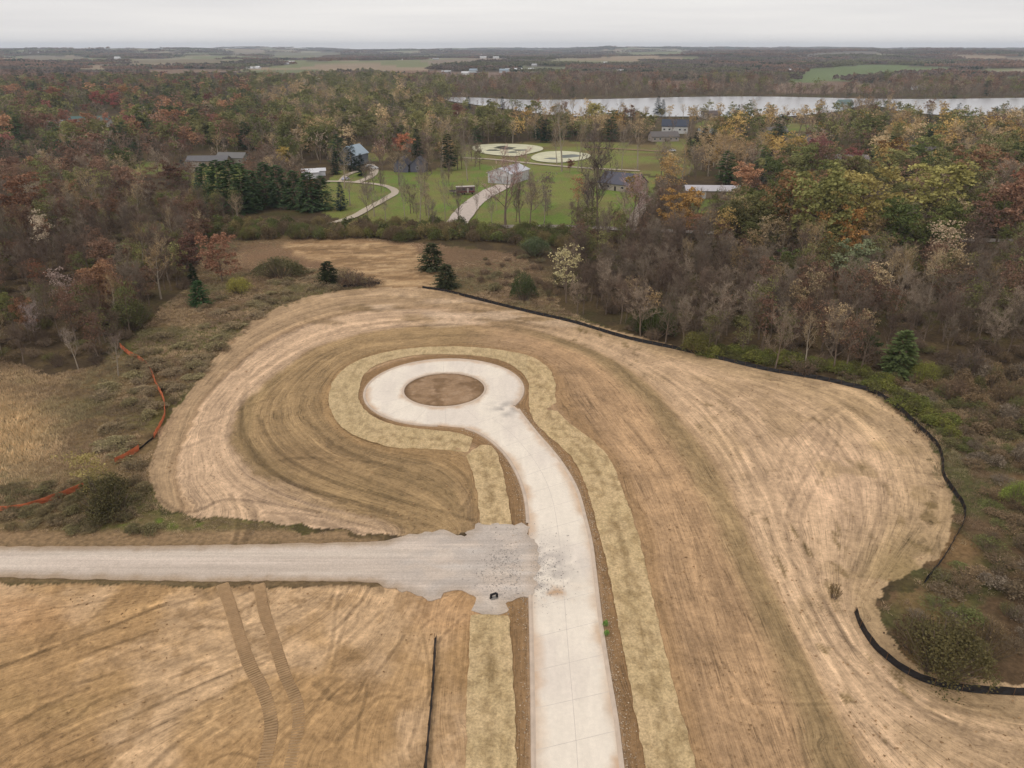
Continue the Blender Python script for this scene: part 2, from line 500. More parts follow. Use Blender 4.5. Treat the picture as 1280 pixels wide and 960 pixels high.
def hills(x, y):
    d = np.hypot(x, y)
    a = sst(1500, 9000, d)
    r = fbm(x / 1500 + 3, y / 1500, 4, 5) - 0.42
    return a * (22 + 95 * r) * (d < 14500) + sst(1500, 3300, d) * 46 * (fbm(x / 1100, y / 800, 3, 9) - 0.45)
def fields_far(x, y):
    """field mask and colour for the land past the lake"""
    d = np.hypot(x, y)
    n = fbm(x / 330 + 7, y / 520, 3, 21)
    left = sst(700, -900, x / np.maximum(d, 1) * 2500)
    thr = 0.60 - 0.10 * left - 0.03 * (x < 700)
    return (n > thr) & (d > 1900)

# ------------------------------------------------------------------ ground painting
def ground_relief(x, y, d_road, insite):
    r = np.hypot(x, y)
    z = 0.10 * (fbm(x / 3.0, y / 3.0, 3, 31) - 0.5) + 0.5 * (fbm(x / 25, y / 25, 2, 33) - 0.5)
    z = z * sst(1.0, 9.0, d_road)
    far = sst(330, 380, r)
    return z * (1 - far)

def mixc(c, m, col):
    m = m[:, None]
    return c * (1 - m) + np.asarray(col) * m
SOFT_EDGE = []
def paint(x, y):
    n = len(x)
    r = np.hypot(x, y)
    wx = x + 5.0 * (fbm(x / 3, y / 3, 4, 41) - 0.5); wy = y + 5.0 * (fbm(x / 3, y / 3, 4, 47) - 0.5)
    lo = fbm(x / 18, y / 18, 4, 51); mid = fbm(x / 5, y / 5, 4, 55); hi = fbm(x / 1.2, y / 1.2, 3, 58)
    c = np.empty((n, 3)); soil = np.zeros(n); flow = x.copy()
    # woodland floor
    c[:] = alb((82, 68, 50))
    c = mixc(c, sst(0.45, 0.65, mid), alb((100, 84, 58)))
    c = mixc(c, sst(0.5, 0.7, lo) * 0.6, alb((84, 82, 44)))
    # far country
    far = sst(1200, 1700, r)
    c = mixc(c, far, alb((96, 86, 70)))
    ff = fields_far(x, y)
    cell = _h(np.floor(x / 260 + fbm(x / 300, y / 300, 2, 78) * 1.5), np.floor(y / 420), 77)
    fc = np.where(cell[:, None] < 0.35, alb((128, 130, 92)), np.where(cell[:, None] < 0.7, alb((158, 138, 114)), alb((150, 142, 116))))
    c = np.where(ff[:, None], fc, c)
    for P, col in FIELDW:
        c[inpoly(x, y, P)] = alb(col)
    m = (r > 1300)
    c[m] *= (0.9 + 0.2 * fbm(x[m] / 60, y[m] / 60, 2, 3))[:, None]
    near = r < 420
    # meadow
    me = inpoly(wx, wy, MEADOW) & near
    mc = mixc(np.tile(alb((128, 106, 74)), (n, 1)), sst(0.4, 0.62, lo), alb((104, 98, 58)))
    mc = mixc(mc, sst(0.5, 0.75, mid) * 0.8, alb((92, 76, 54)))
    px, py, dep = PIX(x, np.maximum(y, 1))
    gold = np.exp(-((px - 15) / 65) ** 2 - ((py - 545) / 60) ** 2)       # dry reeds at the left edge
    mc = mixc(mc, np.clip(gold * 1.1, 0, 1) * sst(0.3, 0.6, mid), alb((156, 136, 104)))
    brn = np.exp(-((px - 430) / 220) ** 2 - ((py - 318) / 26) ** 2)
    mc = mixc(mc, np.clip(brn * 1.2, 0, 0.9), alb((140, 110, 84)))
    brn2 = np.exp(-((px - 620) / 75) ** 2 - ((py - 325) / 22) ** 2)
    mc = mixc(mc, np.clip(brn2 * 1.2, 0, 0.9), alb((122, 98, 74)))
    gst = np.exp(-((py - 660) / 16) ** 2) * (px < 480)
    mc = mixc(mc, gst * sst(0.42, 0.6, mid) * 0.7, alb((134, 116, 80)))
    tans = sst(660, 667, py + 4 * (mid - 0.5)) * (px < 500)
    mc = mixc(mc, tans * 0.9, alb((158, 130, 98)))
    gr2 = np.exp(-((py - 652) / 7) ** 2) * (px < 400) * (px > 60)
    mc = mixc(mc, gr2 * sst(0.60, 0.70, fbm(x / 4, y / 3, 3, 66)), alb((104, 122, 46)))
    c[me] = mc[me]
    sc_ = inpoly(wx, wy, SCRUB_R) & near
    sc2 = mixc(np.tile(alb((104, 84, 62)), (n, 1)), sst(0.42, 0.62, mid), alb((92, 88, 54)))
    sc2 = mixc(sc2, sst(0.55, 0.7, lo), alb((140, 112, 78)))
    c[sc_] = sc2[sc_]
    # lawns
    la = inpoly(wx, wy, LAWN)
    lc = mixc(np.tile(alb((128, 134, 68)), (n, 1)), sst(0.42, 0.6, lo), alb((114, 134, 60)))
    lc = mixc(lc, sst(0.42, 0.66, mid) * 0.7, alb((134, 122, 78)))
    c[la] = lc[la]
    for P in CLEARINGS:
        q_ = inpoly(wx, wy, P); c[q_] = (lc[q_] * 0.7 + mc[q_] * 0.3)
    pl = inpoly(wx, wy, PONDLAND)
    c[pl] = mixc(lc, sst(0.45, 0.6, lo) * 0.8, alb((124, 104, 72)))[pl]
    # upper bare patch
    du = dist_line(x, y, UPPER, True); iu = inpoly(x, y, UPPER)
    sdu = np.where(iu, -du, du) + 9 * (mid - 0.5)
    up = sst(3.0, -2.0, sdu) * near
    uc = mixc(np.tile(alb((186, 152, 112)), (n, 1)), sst(0.45, 0.62, fbm(x / 14, y / 4, 4, 71)), alb((206, 172, 130)))
    uc = mixc(uc, sst(0.5, 0.62, fbm(x / 9 + y / 20, y / 2.5, 4, 72)) * 0.7, alb((138, 108, 76)))
    c = c * (1 - up[:, None]) + uc * up[:, None]
    soil = np.maximum(soil, up)
    # the graded lot
    ins = inpoly(wx * 0.4 + x * 0.6, wy * 0.4 + y * 0.6, SITE)
    f1 = samp(FLOW1, x, y); f2 = samp(FLOW2, x, y)
    lower = (py > 712) & (px < 640) & (y < 115)
    fl = np.where(lower, f2, f1)
    flow = np.where(ins | (near & (r < 300)), fl + 0.35 * (fbm(x / 14, y / 14, 2, 12) - 0.5), x)
    s_lo = fbm(fl * 0.28, x * 0.012 + y * 0.012, 3, 81)
    s_md = fbm(fl * 0.9, x * 0.03 - y * 0.02, 3, 82)
    s_hi = fbm(fl * 2.6, x * 0.06 + y * 0.05, 3, 83)
    base = np.tile(alb((184, 152, 116)), (n, 1))
    right = sst(600, 700, px) * (1 - lower)
    left = (1 - sst(560, 640, px)) * (1 - lower)
    band = lambda a, b, s: sst(a - s, a + s, fl) * (1 - sst(b - s, b + s, fl))
    fw = fl + 3.0 * (lo - 0.5) + 1.5 * (mid - 0.5)
    bandw = lambda a, b, s: sst(a - s, a + s, fw) * (1 - sst(b - s, b + s, fw))
    base = mixc(base, right * bandw(7, 19, 1.5), alb((188, 154, 116)))
    base = mixc(base, right * bandw(18.5, 24, 1.6) * 0.75, alb((152, 130, 92)))
    base = mixc(base, right * sst(23, 27, fw), alb((210, 178, 142)))
    base = mixc(base, right * sst(41, 47, fw) * 0.7, alb((176, 150, 112)))
    base = mixc(base, left * bandw(6, 21, 1.0), alb((170, 142, 102)))
    base = mixc(base, left * bandw(18.5, 21.5, 0.7) * sst(395, 330, px) * 0.6, alb((132, 112, 78)))
    base = mixc(base, left * bandw(21, 36, 1.2), alb((206, 175, 142)))
    base = mixc(base, left * sst(35, 40, fw), alb((178, 150, 116)))
    base = mixc(base, sst(6.2, 7.0, fl) * sst(10.0, 7.8, fl) * 0.55 * (1 - lower), alb((146, 116, 78)))  # shadow strip along the blanket's outer edge, painted into the soil colour
    # wet, darker soil in the pocket left of the gravel apron
    pk = np.exp(-((px - 480) / 150) ** 2 - ((py - 620) / 38) ** 2) * (~lower)
    base = mixc(base, pk * 0.85 * sst(0.3, 0.6, s_md), alb((146, 122, 86)))
    pk2 = np.exp(-((px - 390) / 60) ** 2 - ((py - 572) / 22) ** 2)
    base = mixc(base, pk2 * 0.6, alb((132, 108, 78)))
    tp = np.exp(-((py - 392) / 20) ** 2) * (px > 380) * (px < 760)
    base = mixc(base, tp * sst(0.46, 0.62, fbm(x / 12, y / 5, 4, 85)) * 0.9, alb((146, 122, 88)))
    base = mixc(base, tp * sst(0.56, 0.68, fbm(x / 16 + 4, y / 6, 4, 86)) * 0.8, alb((214, 186, 156)))
    # mottled, greenish patches on the right-hand apron
    mt = sst(23, 27, fw) * right
    pt = sst(0.52, 0.66, fbm(x / 7, y / 7, 4, 87)) * sst(1.0, 0.45, s_hi)
    base = mixc(base, mt * pt * 0.45, alb((164, 138, 102)))
    base = mixc(base, mt * sst(0.58, 0.72, fbm(x / 1.6, y / 3.6, 4, 88)) * sst(0.46, 0.62, lo) * sst(0.35, 0.6, s_hi) * 0.9, alb((126, 106, 70)))
    ga = np.exp(-((px - 1130) / 55) ** 2 - ((py - 715) / 50) ** 2)
    base = mixc(base, np.clip(ga, 0, 1) * sst(0.4, 0.55, mid) * 0.8, alb((142, 122, 82)))
    pkk = np.exp(-((px - 1060) / 90) ** 2 - ((py - 600) / 60) ** 2)
    base = mixc(base, pkk * 0.4 * sst(0.55, 0.4, pt), alb((214, 180, 150)))
    # lower-left lot
    lc2 = mixc(np.tile(alb((194, 160, 118)), (n, 1)), sst(0.42, 0.62, lo), alb((180, 146, 104)))
    lc2 = mixc(lc2, sst(0.5, 0.7, fbm(x / 9 + 3, y / 9, 4, 90)) * 0.8, alb((206, 174, 138)))
    lc2 = mixc(lc2, sst(0.56, 0.68, fbm(x / 2.2, y / 2.2, 4, 91)) * 0.5, alb((150, 120, 84)))
    orr = np.exp(-((px - 20) / 60) ** 2 - ((py - 770) / 22) ** 2) + np.exp(-((px - 560) / 40) ** 2 - ((py - 765) / 26) ** 2)
    lc2 = mixc(lc2, np.clip(orr, 0, 0.6), alb((190, 150, 108)))
    ol = np.exp(-((px - 60) / 130) ** 2 - ((py - 880) / 30) ** 2)
    lc2 = mixc(lc2, np.clip(ol, 0, 1) * 0.55 * sst(0.35, 0.6, mid), alb((160, 132, 90)))
    base = np.where(lower[:, None], lc2, base)
    k = 1 + 0.40 * (s_lo - 0.5) + (0.34 + 0.22 * left) * (s_md - 0.5) + (0.30 + 0.26 * left) * (s_hi - 0.5) + 0.34 * (fbm(x / 3, y / 3, 4, 199) - 0.5) + 0.3 * (hi - 0.5)
    k = np.where(lower, 1 + 0.22 * (s_md - 0.5) + 0.40 * (s_hi - 0.5) + 0.3 * (hi - 0.5) + 0.25 * (mid - 0.5), k)
    base = base * k[:, None]
    bl_ = base.mean(1, keepdims=True)
    base = np.maximum(bl_ + (base - bl_) * 0.95, 0.01) * np.where(lower[:, None], np.array([1.14, 1.10, 1.03]), np.array([1.13, 1.10, 1.07]))
    c[ins] = base[ins]
    soil = np.where(ins, np.where(lower, 0.75, 1.0), soil)
    nr = (r < 300)
    xi, yi = x[nr], y[nr]
    ci = c[nr]
    dr = dist_line(xi, yi, CONC, True)
    # dug-over strip beside the kerb
    inc = inpoly(xi, yi, CONC)
    bs = sst(3.6, 2.4, dr + 0.8 * (mid[nr] - 0.5)) * (~inc)
    ci = mixc(ci, bs * 0.9, alb((152, 120, 84)))
    ci = mixc(ci, sst(0.9, 0.1, dr) * (~inc) * 0.55, alb((196, 166, 134)))
    for P, wd, dk in TRACKS:
        bb0, bb1 = P.min(0) - 2, P.max(0) + 2
        q = (xi > bb0[0]) & (xi < bb1[0]) & (yi > bb0[1]) & (yi < bb1[1])
        if not q.any(): continue
        dd = dist_line(xi[q], yi[q], P)
        rm = np.hypot(P[:, 0], P[:, 1]).mean(); sp_ = 1.5 * (rm ** 2 + 3844) / 46376
        k_ = max(1.0, 0.95 * sp_ / max(wd, 0.01)); wd, dk = wd * k_, dk / k_ ** 0.45
        f = sst(wd * 1.3, wd * 0.5, dd) * (0.6 + 0.8 * mid[nr][q])
        sh = sst(wd * 2.6, wd * 1.4, dd) * (1 - np.clip(f, 0, 1)) * 0.10
        ci[q] = ci[q] * (1 - np.clip(dk * f, -0.5, 0.75) + sh)[:, None]
    # edge of gravel road: dark brown line
    dg = dist_line(xi, yi, GRAVEL, True)
    ci = mixc(ci, sst(1.6, 0.4, dg) * (px[nr] < 480) * 0.6, alb((140, 116, 86)))
    c[nr] = ci
    dfull = np.full(n, 50.0); dfull[nr] = np.minimum(np.where(inc, 0, dr), dg)
    # lanes in the background
    m2 = (r > 200) & (r < 900)
    xm, ym = x[m2], y[m2]; cm = c[m2]
    return c, soil, flow, dfull, ins

GRAVEL = smooth(GP([(-170, 725), (0, 722.5), (140, 725), (240, 727), (320, 727), (400, 727), (465, 728), (482, 735), (510, 739), (527, 747), (545, 750), (558, 741), (590, 742.5), (593, 766), (630, 766), (633, 752), (648, 746), (664, 744), (669, 730), (672, 714), (669, 700), (671, 686), (664, 672), (662, 661), (655, 656), (640, 656), (610, 655), (592, 656), (586, 664), (581, 671), (565, 666), (540, 664), (520, 666), (480, 676), (400, 679), (320, 681), (160, 683), (0, 684), (-170, 685)]), 5, True)

TRACKS = []
def trk(pts, w_=0.22, dk=0.35, pair=0.0):
    P = smooth(GP(pts), 6)
    TRACKS.append((P, w_, dk))
    if pair:
        t = np.gradient(P, axis=0); t /= np.linalg.norm(t, axis=1)[:, None] + 1e-9
        TRACKS.append((P + np.c_[-t[:, 1], t[:, 0]] * pair, w_, dk))
trk([(0, 834), (60, 812), (112, 793), (150, 779), (215, 752)], 0.22, 0.45)
trk([(0, 858), (50, 843), (110, 818), (190, 790)], 0.35, 0.22)
trk([(0, 915), (60, 880), (110, 860)], 0.3, 0.3)
trk([(20, 957), (120, 915), (200, 880), (270, 848), (318, 828), (345, 818)], 0.16, 0.42)
trk([(60, 960), (160, 925), (230, 890), (310, 852), (352, 838)], 0.16, 0.36)
trk([(0, 895), (90, 868), (200, 850), (300, 833)], 0.16, -0.25)
trk([(120, 818), (170, 808), (230, 812), (270, 830)], 0.2, -0.28)
trk([(190, 958), (215, 935), (252, 905), (262, 896)], 0.4, 0.3)
trk([(215, 960), (250, 925), (270, 912)], 0.4, 0.22)
trk([(262, 955), (280, 945), (300, 943), (320, 950)], 0.14, 0.4)
trk([(250, 735), (262, 747), (278, 732)], 0.9, 0.2)
trk([(265, 760), (310, 758), (300, 786), (262, 786)], 0.3, 0.15)
trk([(360, 960), (385, 900), (415, 855), (425, 850)], 0.35, 0.2)
trk([(420, 930), (450, 895), (475, 872), (500, 872)], 0.3, 0.2)
trk([(330, 730), (400, 735), (470, 747), (475, 752)], 0.2, -0.25)
trk([(380, 860), (420, 835), (460, 790), (520, 755)], 0.2, -0.15)
trk([(395, 855), (430, 880), (460, 868)], 0.5, 0.2)
# pair of wheel marks crossing the grass to the gravel road
trk([(280, 681), (292, 655), (292, 620), (270, 590), (245, 560), (240, 530), (262, 500)], 0.5, -0.12, 0.0)
trk([(303, 681), (318, 650), (305, 620)], 0.7, 0.25)
trk([(293, 680), (298, 650), (288, 618)], 0.3, 0.25)
trk([(200, 625), (225, 640), (252, 637), (280, 625), (330, 628), (400, 640)], 0.16, 0.5)
trk([(232, 535), (262, 528), (300, 512), (340, 498)], 0.25, 0.25)
trk([(195, 570), (230, 560), (262, 548)], 0.2, 0.3)
trk([(350, 575), (375, 572), (430, 573), (480, 580), (460, 583)], 0.16, 0.45)
trk([(322, 520), (345, 560), (390, 590), (450, 612), (510, 628), (590, 650)], 0.16, 0.40)
trk([(300, 500), (312, 555), (355, 598), (420, 620), (500, 645)], 0.2, 0.36)
trk([(310, 480), (300, 530), (325, 580), (380, 610), (430, 628)], 0.16, 0.36)
trk([(330, 480), (322, 535), (355, 580), (410, 606), (470, 625)], 0.16, -0.25)
trk([(360, 480), (365, 520), (400, 555), (450, 575)], 0.16, -0.25)
trk([(420, 690), (350, 650), (330, 640)], 0.01, 0.0)
trk([(500, 565), (560, 580), (590, 610), (575, 640)], 0.3, 0.2)
trk([(540, 572), (570, 600), (575, 640)], 0.2, -0.2)
trk([(330, 640), (400, 645), (470, 660), (520, 668)], 0.3, 0.2)
trk([(700, 560), (760, 660), (820, 800), (870, 930)], 0.2, -0.12)
trk([(810, 460), (870, 500), (910, 545), (950, 620)], 0.16, 0.32)
trk([(840, 450), (930, 520), (970, 590)], 0.14, 0.28)
trk([(830, 470), (880, 520), (920, 580), (945, 640)], 0.14, 0.22)
trk([(1000, 500), (1035, 530), (1015, 580), (985, 640), (990, 700), (1030, 790), (1100, 870), (1190, 905), (1290, 920)], 0.3, 0.18, 2.0)
trk([(1075, 720), (1095, 680), (1108, 640), (1105, 590)], 0.22, 0.3, 0.9)
trk([(1045, 790), (1085, 825), (1130, 870), (1195, 905)], 0.14, 0.4)
trk([(1010, 770), (1060, 830), (1120, 875), (1180, 897)], 0.14, 0.35)
trk([(975, 685), (1020, 740), (1060, 800)], 0.2, 0.2)
trk([(940, 470), (1000, 480), (1050, 500), (1085, 530)], 0.25, 0.25)
trk([(985, 600), (995, 560), (1020, 530), (1050, 510)], 0.5, 0.14, 1.2)
trk([(780, 700), (860, 780), (940, 900)], 0.14, 0.18)
trk([(920, 560), (960, 660), (1000, 780), (1060, 900), (1110, 960)], 0.5, 0.12, 2.2)
trk([(950, 877), (1000, 880), (1080, 877)], 0.12, 0.25)
trk([(1040, 483), (1062, 487), (1085, 500), (1106, 512)], 0.4, -0.6)
trk([(565, 372), (600, 380), (640, 388)], 1.4, 0.18)
trk([(600, 400), (640, 403), (680, 410)], 0.6, 0.35)
trk([(455, 407), (490, 402), (520, 402)], 0.9, 0.22)
for k in range(46):    # loose marks of single passes that stray from the main flow
    a = rng.uniform(680, 1120); b_ = rng.uniform(430, 900)
    P = [(a, b_)]
    ang = rng.uniform(0.5, 1.35)
    L_ = rng.uniform(10, 40)
    for j in range(4):
        ang += rng.uniform(-0.15, 0.15)
        P.append((P[-1][0] + math.cos(ang) * L_, P[-1][1] + math.sin(ang) * L_))
    trk(P, rng.uniform(0.08, 0.2), rng.uniform(0.1, 0.3) * rng.choice([1, 1, -1]))
for k in range(60):
    a = rng.uniform(0, 540); b_ = rng.uniform(745, 950)
    P = [(a, b_)]
    ang = rng.uniform(-0.55, -0.15) if a < 380 else rng.uniform(-1.5, -0.6)
    L_ = rng.uniform(8, 30)
    for j in range(4):
        ang += rng.uniform(-0.2, 0.2)
        P.append((P[-1][0] + math.cos(ang) * L_, P[-1][1] + math.sin(ang) * L_))
    trk(P, rng.uniform(0.07, 0.25), rng.uniform(0.1, 0.35) * rng.choice([1, 1, -1]))

# ------------------------------------------------------------------ the ground: one sheet to the horizon
def build_ground():
    fine = np.arange(R(-46), R(46) + 1e-6, 0.0023)
    coarse = np.linspace(R(46), R(314), 70)[1:-1]
    az = np.r_[fine, coarse]
    rr = [1.0, 12.0, 24.0, 34.0]
    while rr[-1] < 13400:
        rr.append(rr[-1] + min(420, max(0.16, 1.5 * (rr[-1] ** 2 + CAM_H ** 2) / (748 * CAM_H))))
    rr = np.array(rr)
    A, B = np.meshgrid(az, rr)
    x = (B * np.sin(A)).ravel(); y = (B * np.cos(A)).ravel()
    c, soil, flow, d_road, ins = paint(x, y)
    z = ground_relief(x, y, d_road, ins) + hills(x, y)
    # tread of machine passes as low relief
    rn = np.hypot(x, y) < 260
    z[rn] += 0.05 * soil[rn] * (fbm(flow[rn] * 1.3, x[rn] * 0.03 + y[rn] * 0.03, 2, 93) - 0.5) * sst(1.0, 4.0, d_road[rn])
    lake = inpoly(x, y, LAKE)
    z[lake] -= 0.6
    na, nr_ = len(az), len(rr)
    idx = np.arange(nr_ * na).reshape(nr_, na)
    a = idx[:-1, :]; b = np.roll(a, -1, 1); d = idx[1:, :]; e = np.roll(d, -1, 1)
    quads = np.stack([a, d, e, b], -1).reshape(-1, 4)
    me = bpy.data.meshes.new('ground')
    nv = len(x)
    x = np.r_[x, 0]; y = np.r_[y, 0]; z = np.r_[z, 0]
    me.vertices.add(nv + 1)
    me.vertices.foreach_set('co', np.c_[x, y, z].astype(np.float32).ravel())
    nq = len(quads)
    tri = np.stack([np.full(na, nv), idx[0], np.roll(idx[0], -1)], -1)
    me.loops.add(nq * 4 + na * 3)
    me.loops.foreach_set('vertex_index', np.r_[quads.ravel(), tri.ravel()].astype(np.int32))
    me.polygons.add(nq + na)
    me.polygons.foreach_set('loop_start', np.r_[np.arange(nq) * 4, nq * 4 + np.arange(na) * 3].astype(np.int32))
    me.polygons.foreach_set('use_smooth', np.ones(nq + na, bool))
    me.update(calc_edges=True)
    ca = me.color_attributes.new('Col', 'FLOAT_COLOR', 'POINT')
    cc = np.ones((nv + 1, 4), np.float32); cc[:nv, :3] = np.clip(c, 0.005, 0.9); cc[nv, :3] = 0.3
    ca.data.foreach_set('color', cc.ravel())
    for nm, arr in (('soil', soil), ('flow', flow)):
        at = me.attributes.new(nm, 'FLOAT', 'POINT')
        at.data.foreach_set('value', np.r_[arr, 0].astype(np.float32))
    me.materials.append(M_GROUND)
    me.update()
    return mesh_obj('ground', me, kind='structure')
ground = build_ground()

def sheet(name, outline, holes, step, zf, cf, mat, parent=None, skirt=0.0, **kw):
    """a triangulated sheet with painted vertices; skirt gives it an edge"""
    rings = [resample(np.vstack([outline, outline[:1]]), step)[:-1]] + [resample(np.vstack([h, h[:1]]), step)[:-1] for h in holes]
    mn, mx = rings[0].min(0), rings[0].max(0)
    gx, gy = np.meshgrid(np.arange(mn[0], mx[0], step), np.arange(mn[1], mx[1], step))
    gx = (gx + rng.uniform(-.25, .25, gx.shape) * step).ravel(); gy = (gy + rng.uniform(-.25, .25, gy.shape) * step).ravel()
    ok = inpoly(gx, gy, rings[0])
    for h in rings[1:]: ok &= ~inpoly(gx, gy, h)
    gx, gy = gx[ok], gy[ok]
    dd = np.min([dist_line(gx, gy, q, True) for q in rings], axis=0)
    gx, gy = gx[dd > step * 0.45], gy[dd > step * 0.45]
    pts = np.vstack(rings + [np.c_[gx, gy]])
    edges, b = [], 0
    for q in rings:
        k = len(q); edges += [(b + i, b + (i + 1) % k) for i in range(k)]; b += k
    vo, eo, fo, *_ = delaunay_2d_cdt([Vector(p) for p in pts], edges, [], 0, 1e-5)
    vx = np.array([v.x for v in vo]); vy = np.array([v.y for v in vo])
    fo = [f for f in fo if len(f) == 3]
    cx = np.array([sum(vx[i] for i in f) / 3 for f in fo]); cy = np.array([sum(vy[i] for i in f) / 3 for f in fo])
    ok = inpoly(cx, cy, rings[0])
    for h in rings[1:]: ok &= ~inpoly(cx, cy, h)
    faces = [f if ((vx[f[1]] - vx[f[0]]) * (vy[f[2]] - vy[f[0]]) - (vx[f[2]] - vx[f[0]]) * (vy[f[1]] - vy[f[0]])) > 0 else tuple(reversed(f)) for f, o in zip(fo, ok) if o]
    z = zf(vx, vy)
    verts = [tuple(v) for v in np.c_[vx, vy, z]]
    cols = cf(vx, vy)
    if skirt:
        cnt = {}
        for f in faces:
            for i in range(3):
                e = (f[i], f[(i + 1) % 3]); cnt[e] = 1
        bd = [e for e in cnt if (e[1], e[0]) not in cnt]
        mp_ = {}
        for a_, b_ in bd:
            for q in (a_, b_):
                if q not in mp_:
                    mp_[q] = len(verts); verts.append((verts[q][0], verts[q][1], verts[q][2] - skirt))
        cols = np.vstack([cols, cols[list(mp_.keys())] * 0.8])
        faces += [(b_, a_, mp_[a_], mp_[b_]) for a_, b_ in bd]
    me = bpy.data.meshes.new(name)
    me.from_pydata(verts, [], faces)
    ca = me.color_attributes.new('Col', 'FLOAT_COLOR', 'POINT')
    cc = np.ones((len(verts), 4), np.float32); cc[:, :3] = cols
    ca.data.foreach_set('color', cc.ravel())
    me.materials.append(mat)
    me.update()
    return mesh_obj(name, me, parent, **kw)

# ------------------------------------------------------------------ concrete road and turning circle
def conc_col(x, y):
    n = len(x)
    px, py, _ = PIX(x, y)
    c = np.tile(alb((242, 230, 213), 0.88), (n, 1))
    c = mixc(c, sst(0.4, 0.7, fbm(x / 4, y / 9, 4, 101)) * 0.5, alb((226, 213, 201), 0.86))
    d = np.minimum(dist_line(x, y, CONC, True), dist_line(x, y, ISLE, True))
    c = mixc(c, sst(1.0, 0.1, d + 1.2 * (fbm(x / 2, y / 2, 3, 102) - 0.5)) * 0.7, alb((214, 184, 154)))
    c = mixc(c, sst(1.7, 0.6, d) * sst(0.55, 0.7, fbm(x / 2.5, y / 3.5, 2, 103)) * 0.6, alb((216, 180, 145)))
    # gravel dust round the junction
    e = np.exp(-(np.maximum(px - 668, 0) / 44) ** 2 - ((py - 712) / 30) ** 2)
    c = mixc(c, np.clip(e * 1.5, 0, 1) * sst(0.28, 0.52, fbm(x / 1.6, y / 1.2, 4, 104)) * 0.85, alb((186, 176, 168)))
    e2 = np.exp(-((px - 690) / 40) ** 2 - ((py - 742) / 8) ** 2)
    c = mixc(c, e2 * sst(0.45, 0.6, fbm(x / 1.4, y / 1.4, 3, 105)), alb((206, 170, 135)))
    e3 = np.exp(-((px - 632) / 16) ** 2 - ((py - 512) / 10) ** 2)
    c = mixc(c, e3 * sst(0.35, 0.6, fbm(x / 1.2, y / 1.2, 3, 106)), alb((176, 168, 160)))
    ml = resample(right_e, 1.0)
    return c * (0.97 + 0.06 * fbm(x / 1.5, y / 1.5, 3, 107))[:, None]
sheet('concrete_road', CONC, [ISLE], 0.75, lambda x, y: 0.11 + 0 * x, conc_col, M_CONC, skirt=0.26, kind='structure')
# raised kerb lips along the slab edges
def lip(P, name, w_=0.28, h=0.09, z0=0.11, closed=False):
    P = resample(P, 1.0)
    t = np.gradient(P, axis=0); t /= np.linalg.norm(t, axis=1)[:, None]
    nn = np.c_[-t[:, 1], t[:, 0]]
    mb = MB(); prof = [(-w_, -0.10), (-w_ * 0.8, h), (w_ * 0.1, h), (w_ * 0.9, 0.003)]
    vs = [(p[0] + q[0] * s, p[1] + q[1] * s, z0 + hh) for p, q in zip(P, nn) for s, hh in prof]
    k = len(prof)
    fs = [(i * k + j, (i + 1) * k + j, (i + 1) * k + j + 1, i * k + j + 1) for i in range(len(P) - 1) for j in range(k - 1)]
    mb.add(vs, fs)
    return mb.build(name, M_KERB, ROADOBJ)
ROADOBJ = bpy.data.objects['concrete_road']
M_KERB = plain('kerb_concrete', (214, 194, 174), 0.9, 0.14, 0.8)
_ky = left_e[:, 1]
lip(left_e[_ky < G(663, 744).y][::-1], 'kerb')
lip(left_e[:-1][_ky[:-1] > G(660, 657).y][::-1], 'kerb')
lip(arc[::-1], 'kerb')
lip(right_e, 'kerb')
lip(np.vstack([ISLE, ISLE[:1]])[::-1], 'kerb')

M_JOINT = plain('joint_sealant', (222, 210, 197), 0.9, 0.1)
def joint(pts):
    Q = resample(np.array(pts), 3.0); t = np.gradient(Q, axis=0); t /= np.linalg.norm(t, axis=1)[:, None]; q = np.c_[-t[:, 1], t[:, 0]] * 0.028
    mb = MB(); vs = []
    for p_, o_2 in zip(Q, q): vs += [(p_[0] + o_2[0], p_[1] + o_2[1], 0.114), (p_[0] - o_2[0], p_[1] - o_2[1], 0.114)]
    mb.add(vs, [(i * 2, i * 2 + 1, i * 2 + 3, i * 2 + 2)[::-1] for i in range(len(Q) - 1)])
    mb.build('joint', M_JOINT, ROADOBJ)
def par_(P, n=60):
    d = np.r_[0, np.cumsum(np.hypot(*np.diff(P, axis=0).T))]; s_ = np.linspace(0, d[-1], n)
    return np.c_[np.interp(s_, d, P[:, 0]), np.interp(s_, d, P[:, 1])]
_l, _r = par_(left_e[left_e[:, 1] < CC.y - R_OUT * 0.75], 24), par_(right_e[right_e[:, 1] < CC.y - R_OUT * 0.45], 24)
for a, b in zip(_l[1:], _r[1:]): joint([a + (b - a) * 0.03, b - (b - a) * 0.03])
joint((_l + _r) / 2)
for k in range(16):
    a = 2 * math.pi * k / 16 + 0.1
    joint([[CC.x + (R_IN + .3) * math.cos(a), CC.y + (R_IN + .3) * math.sin(a)], [CC.x + (R_OUT - .3) * math.cos(a), CC.y + (R_OUT - .3) * math.sin(a)]])

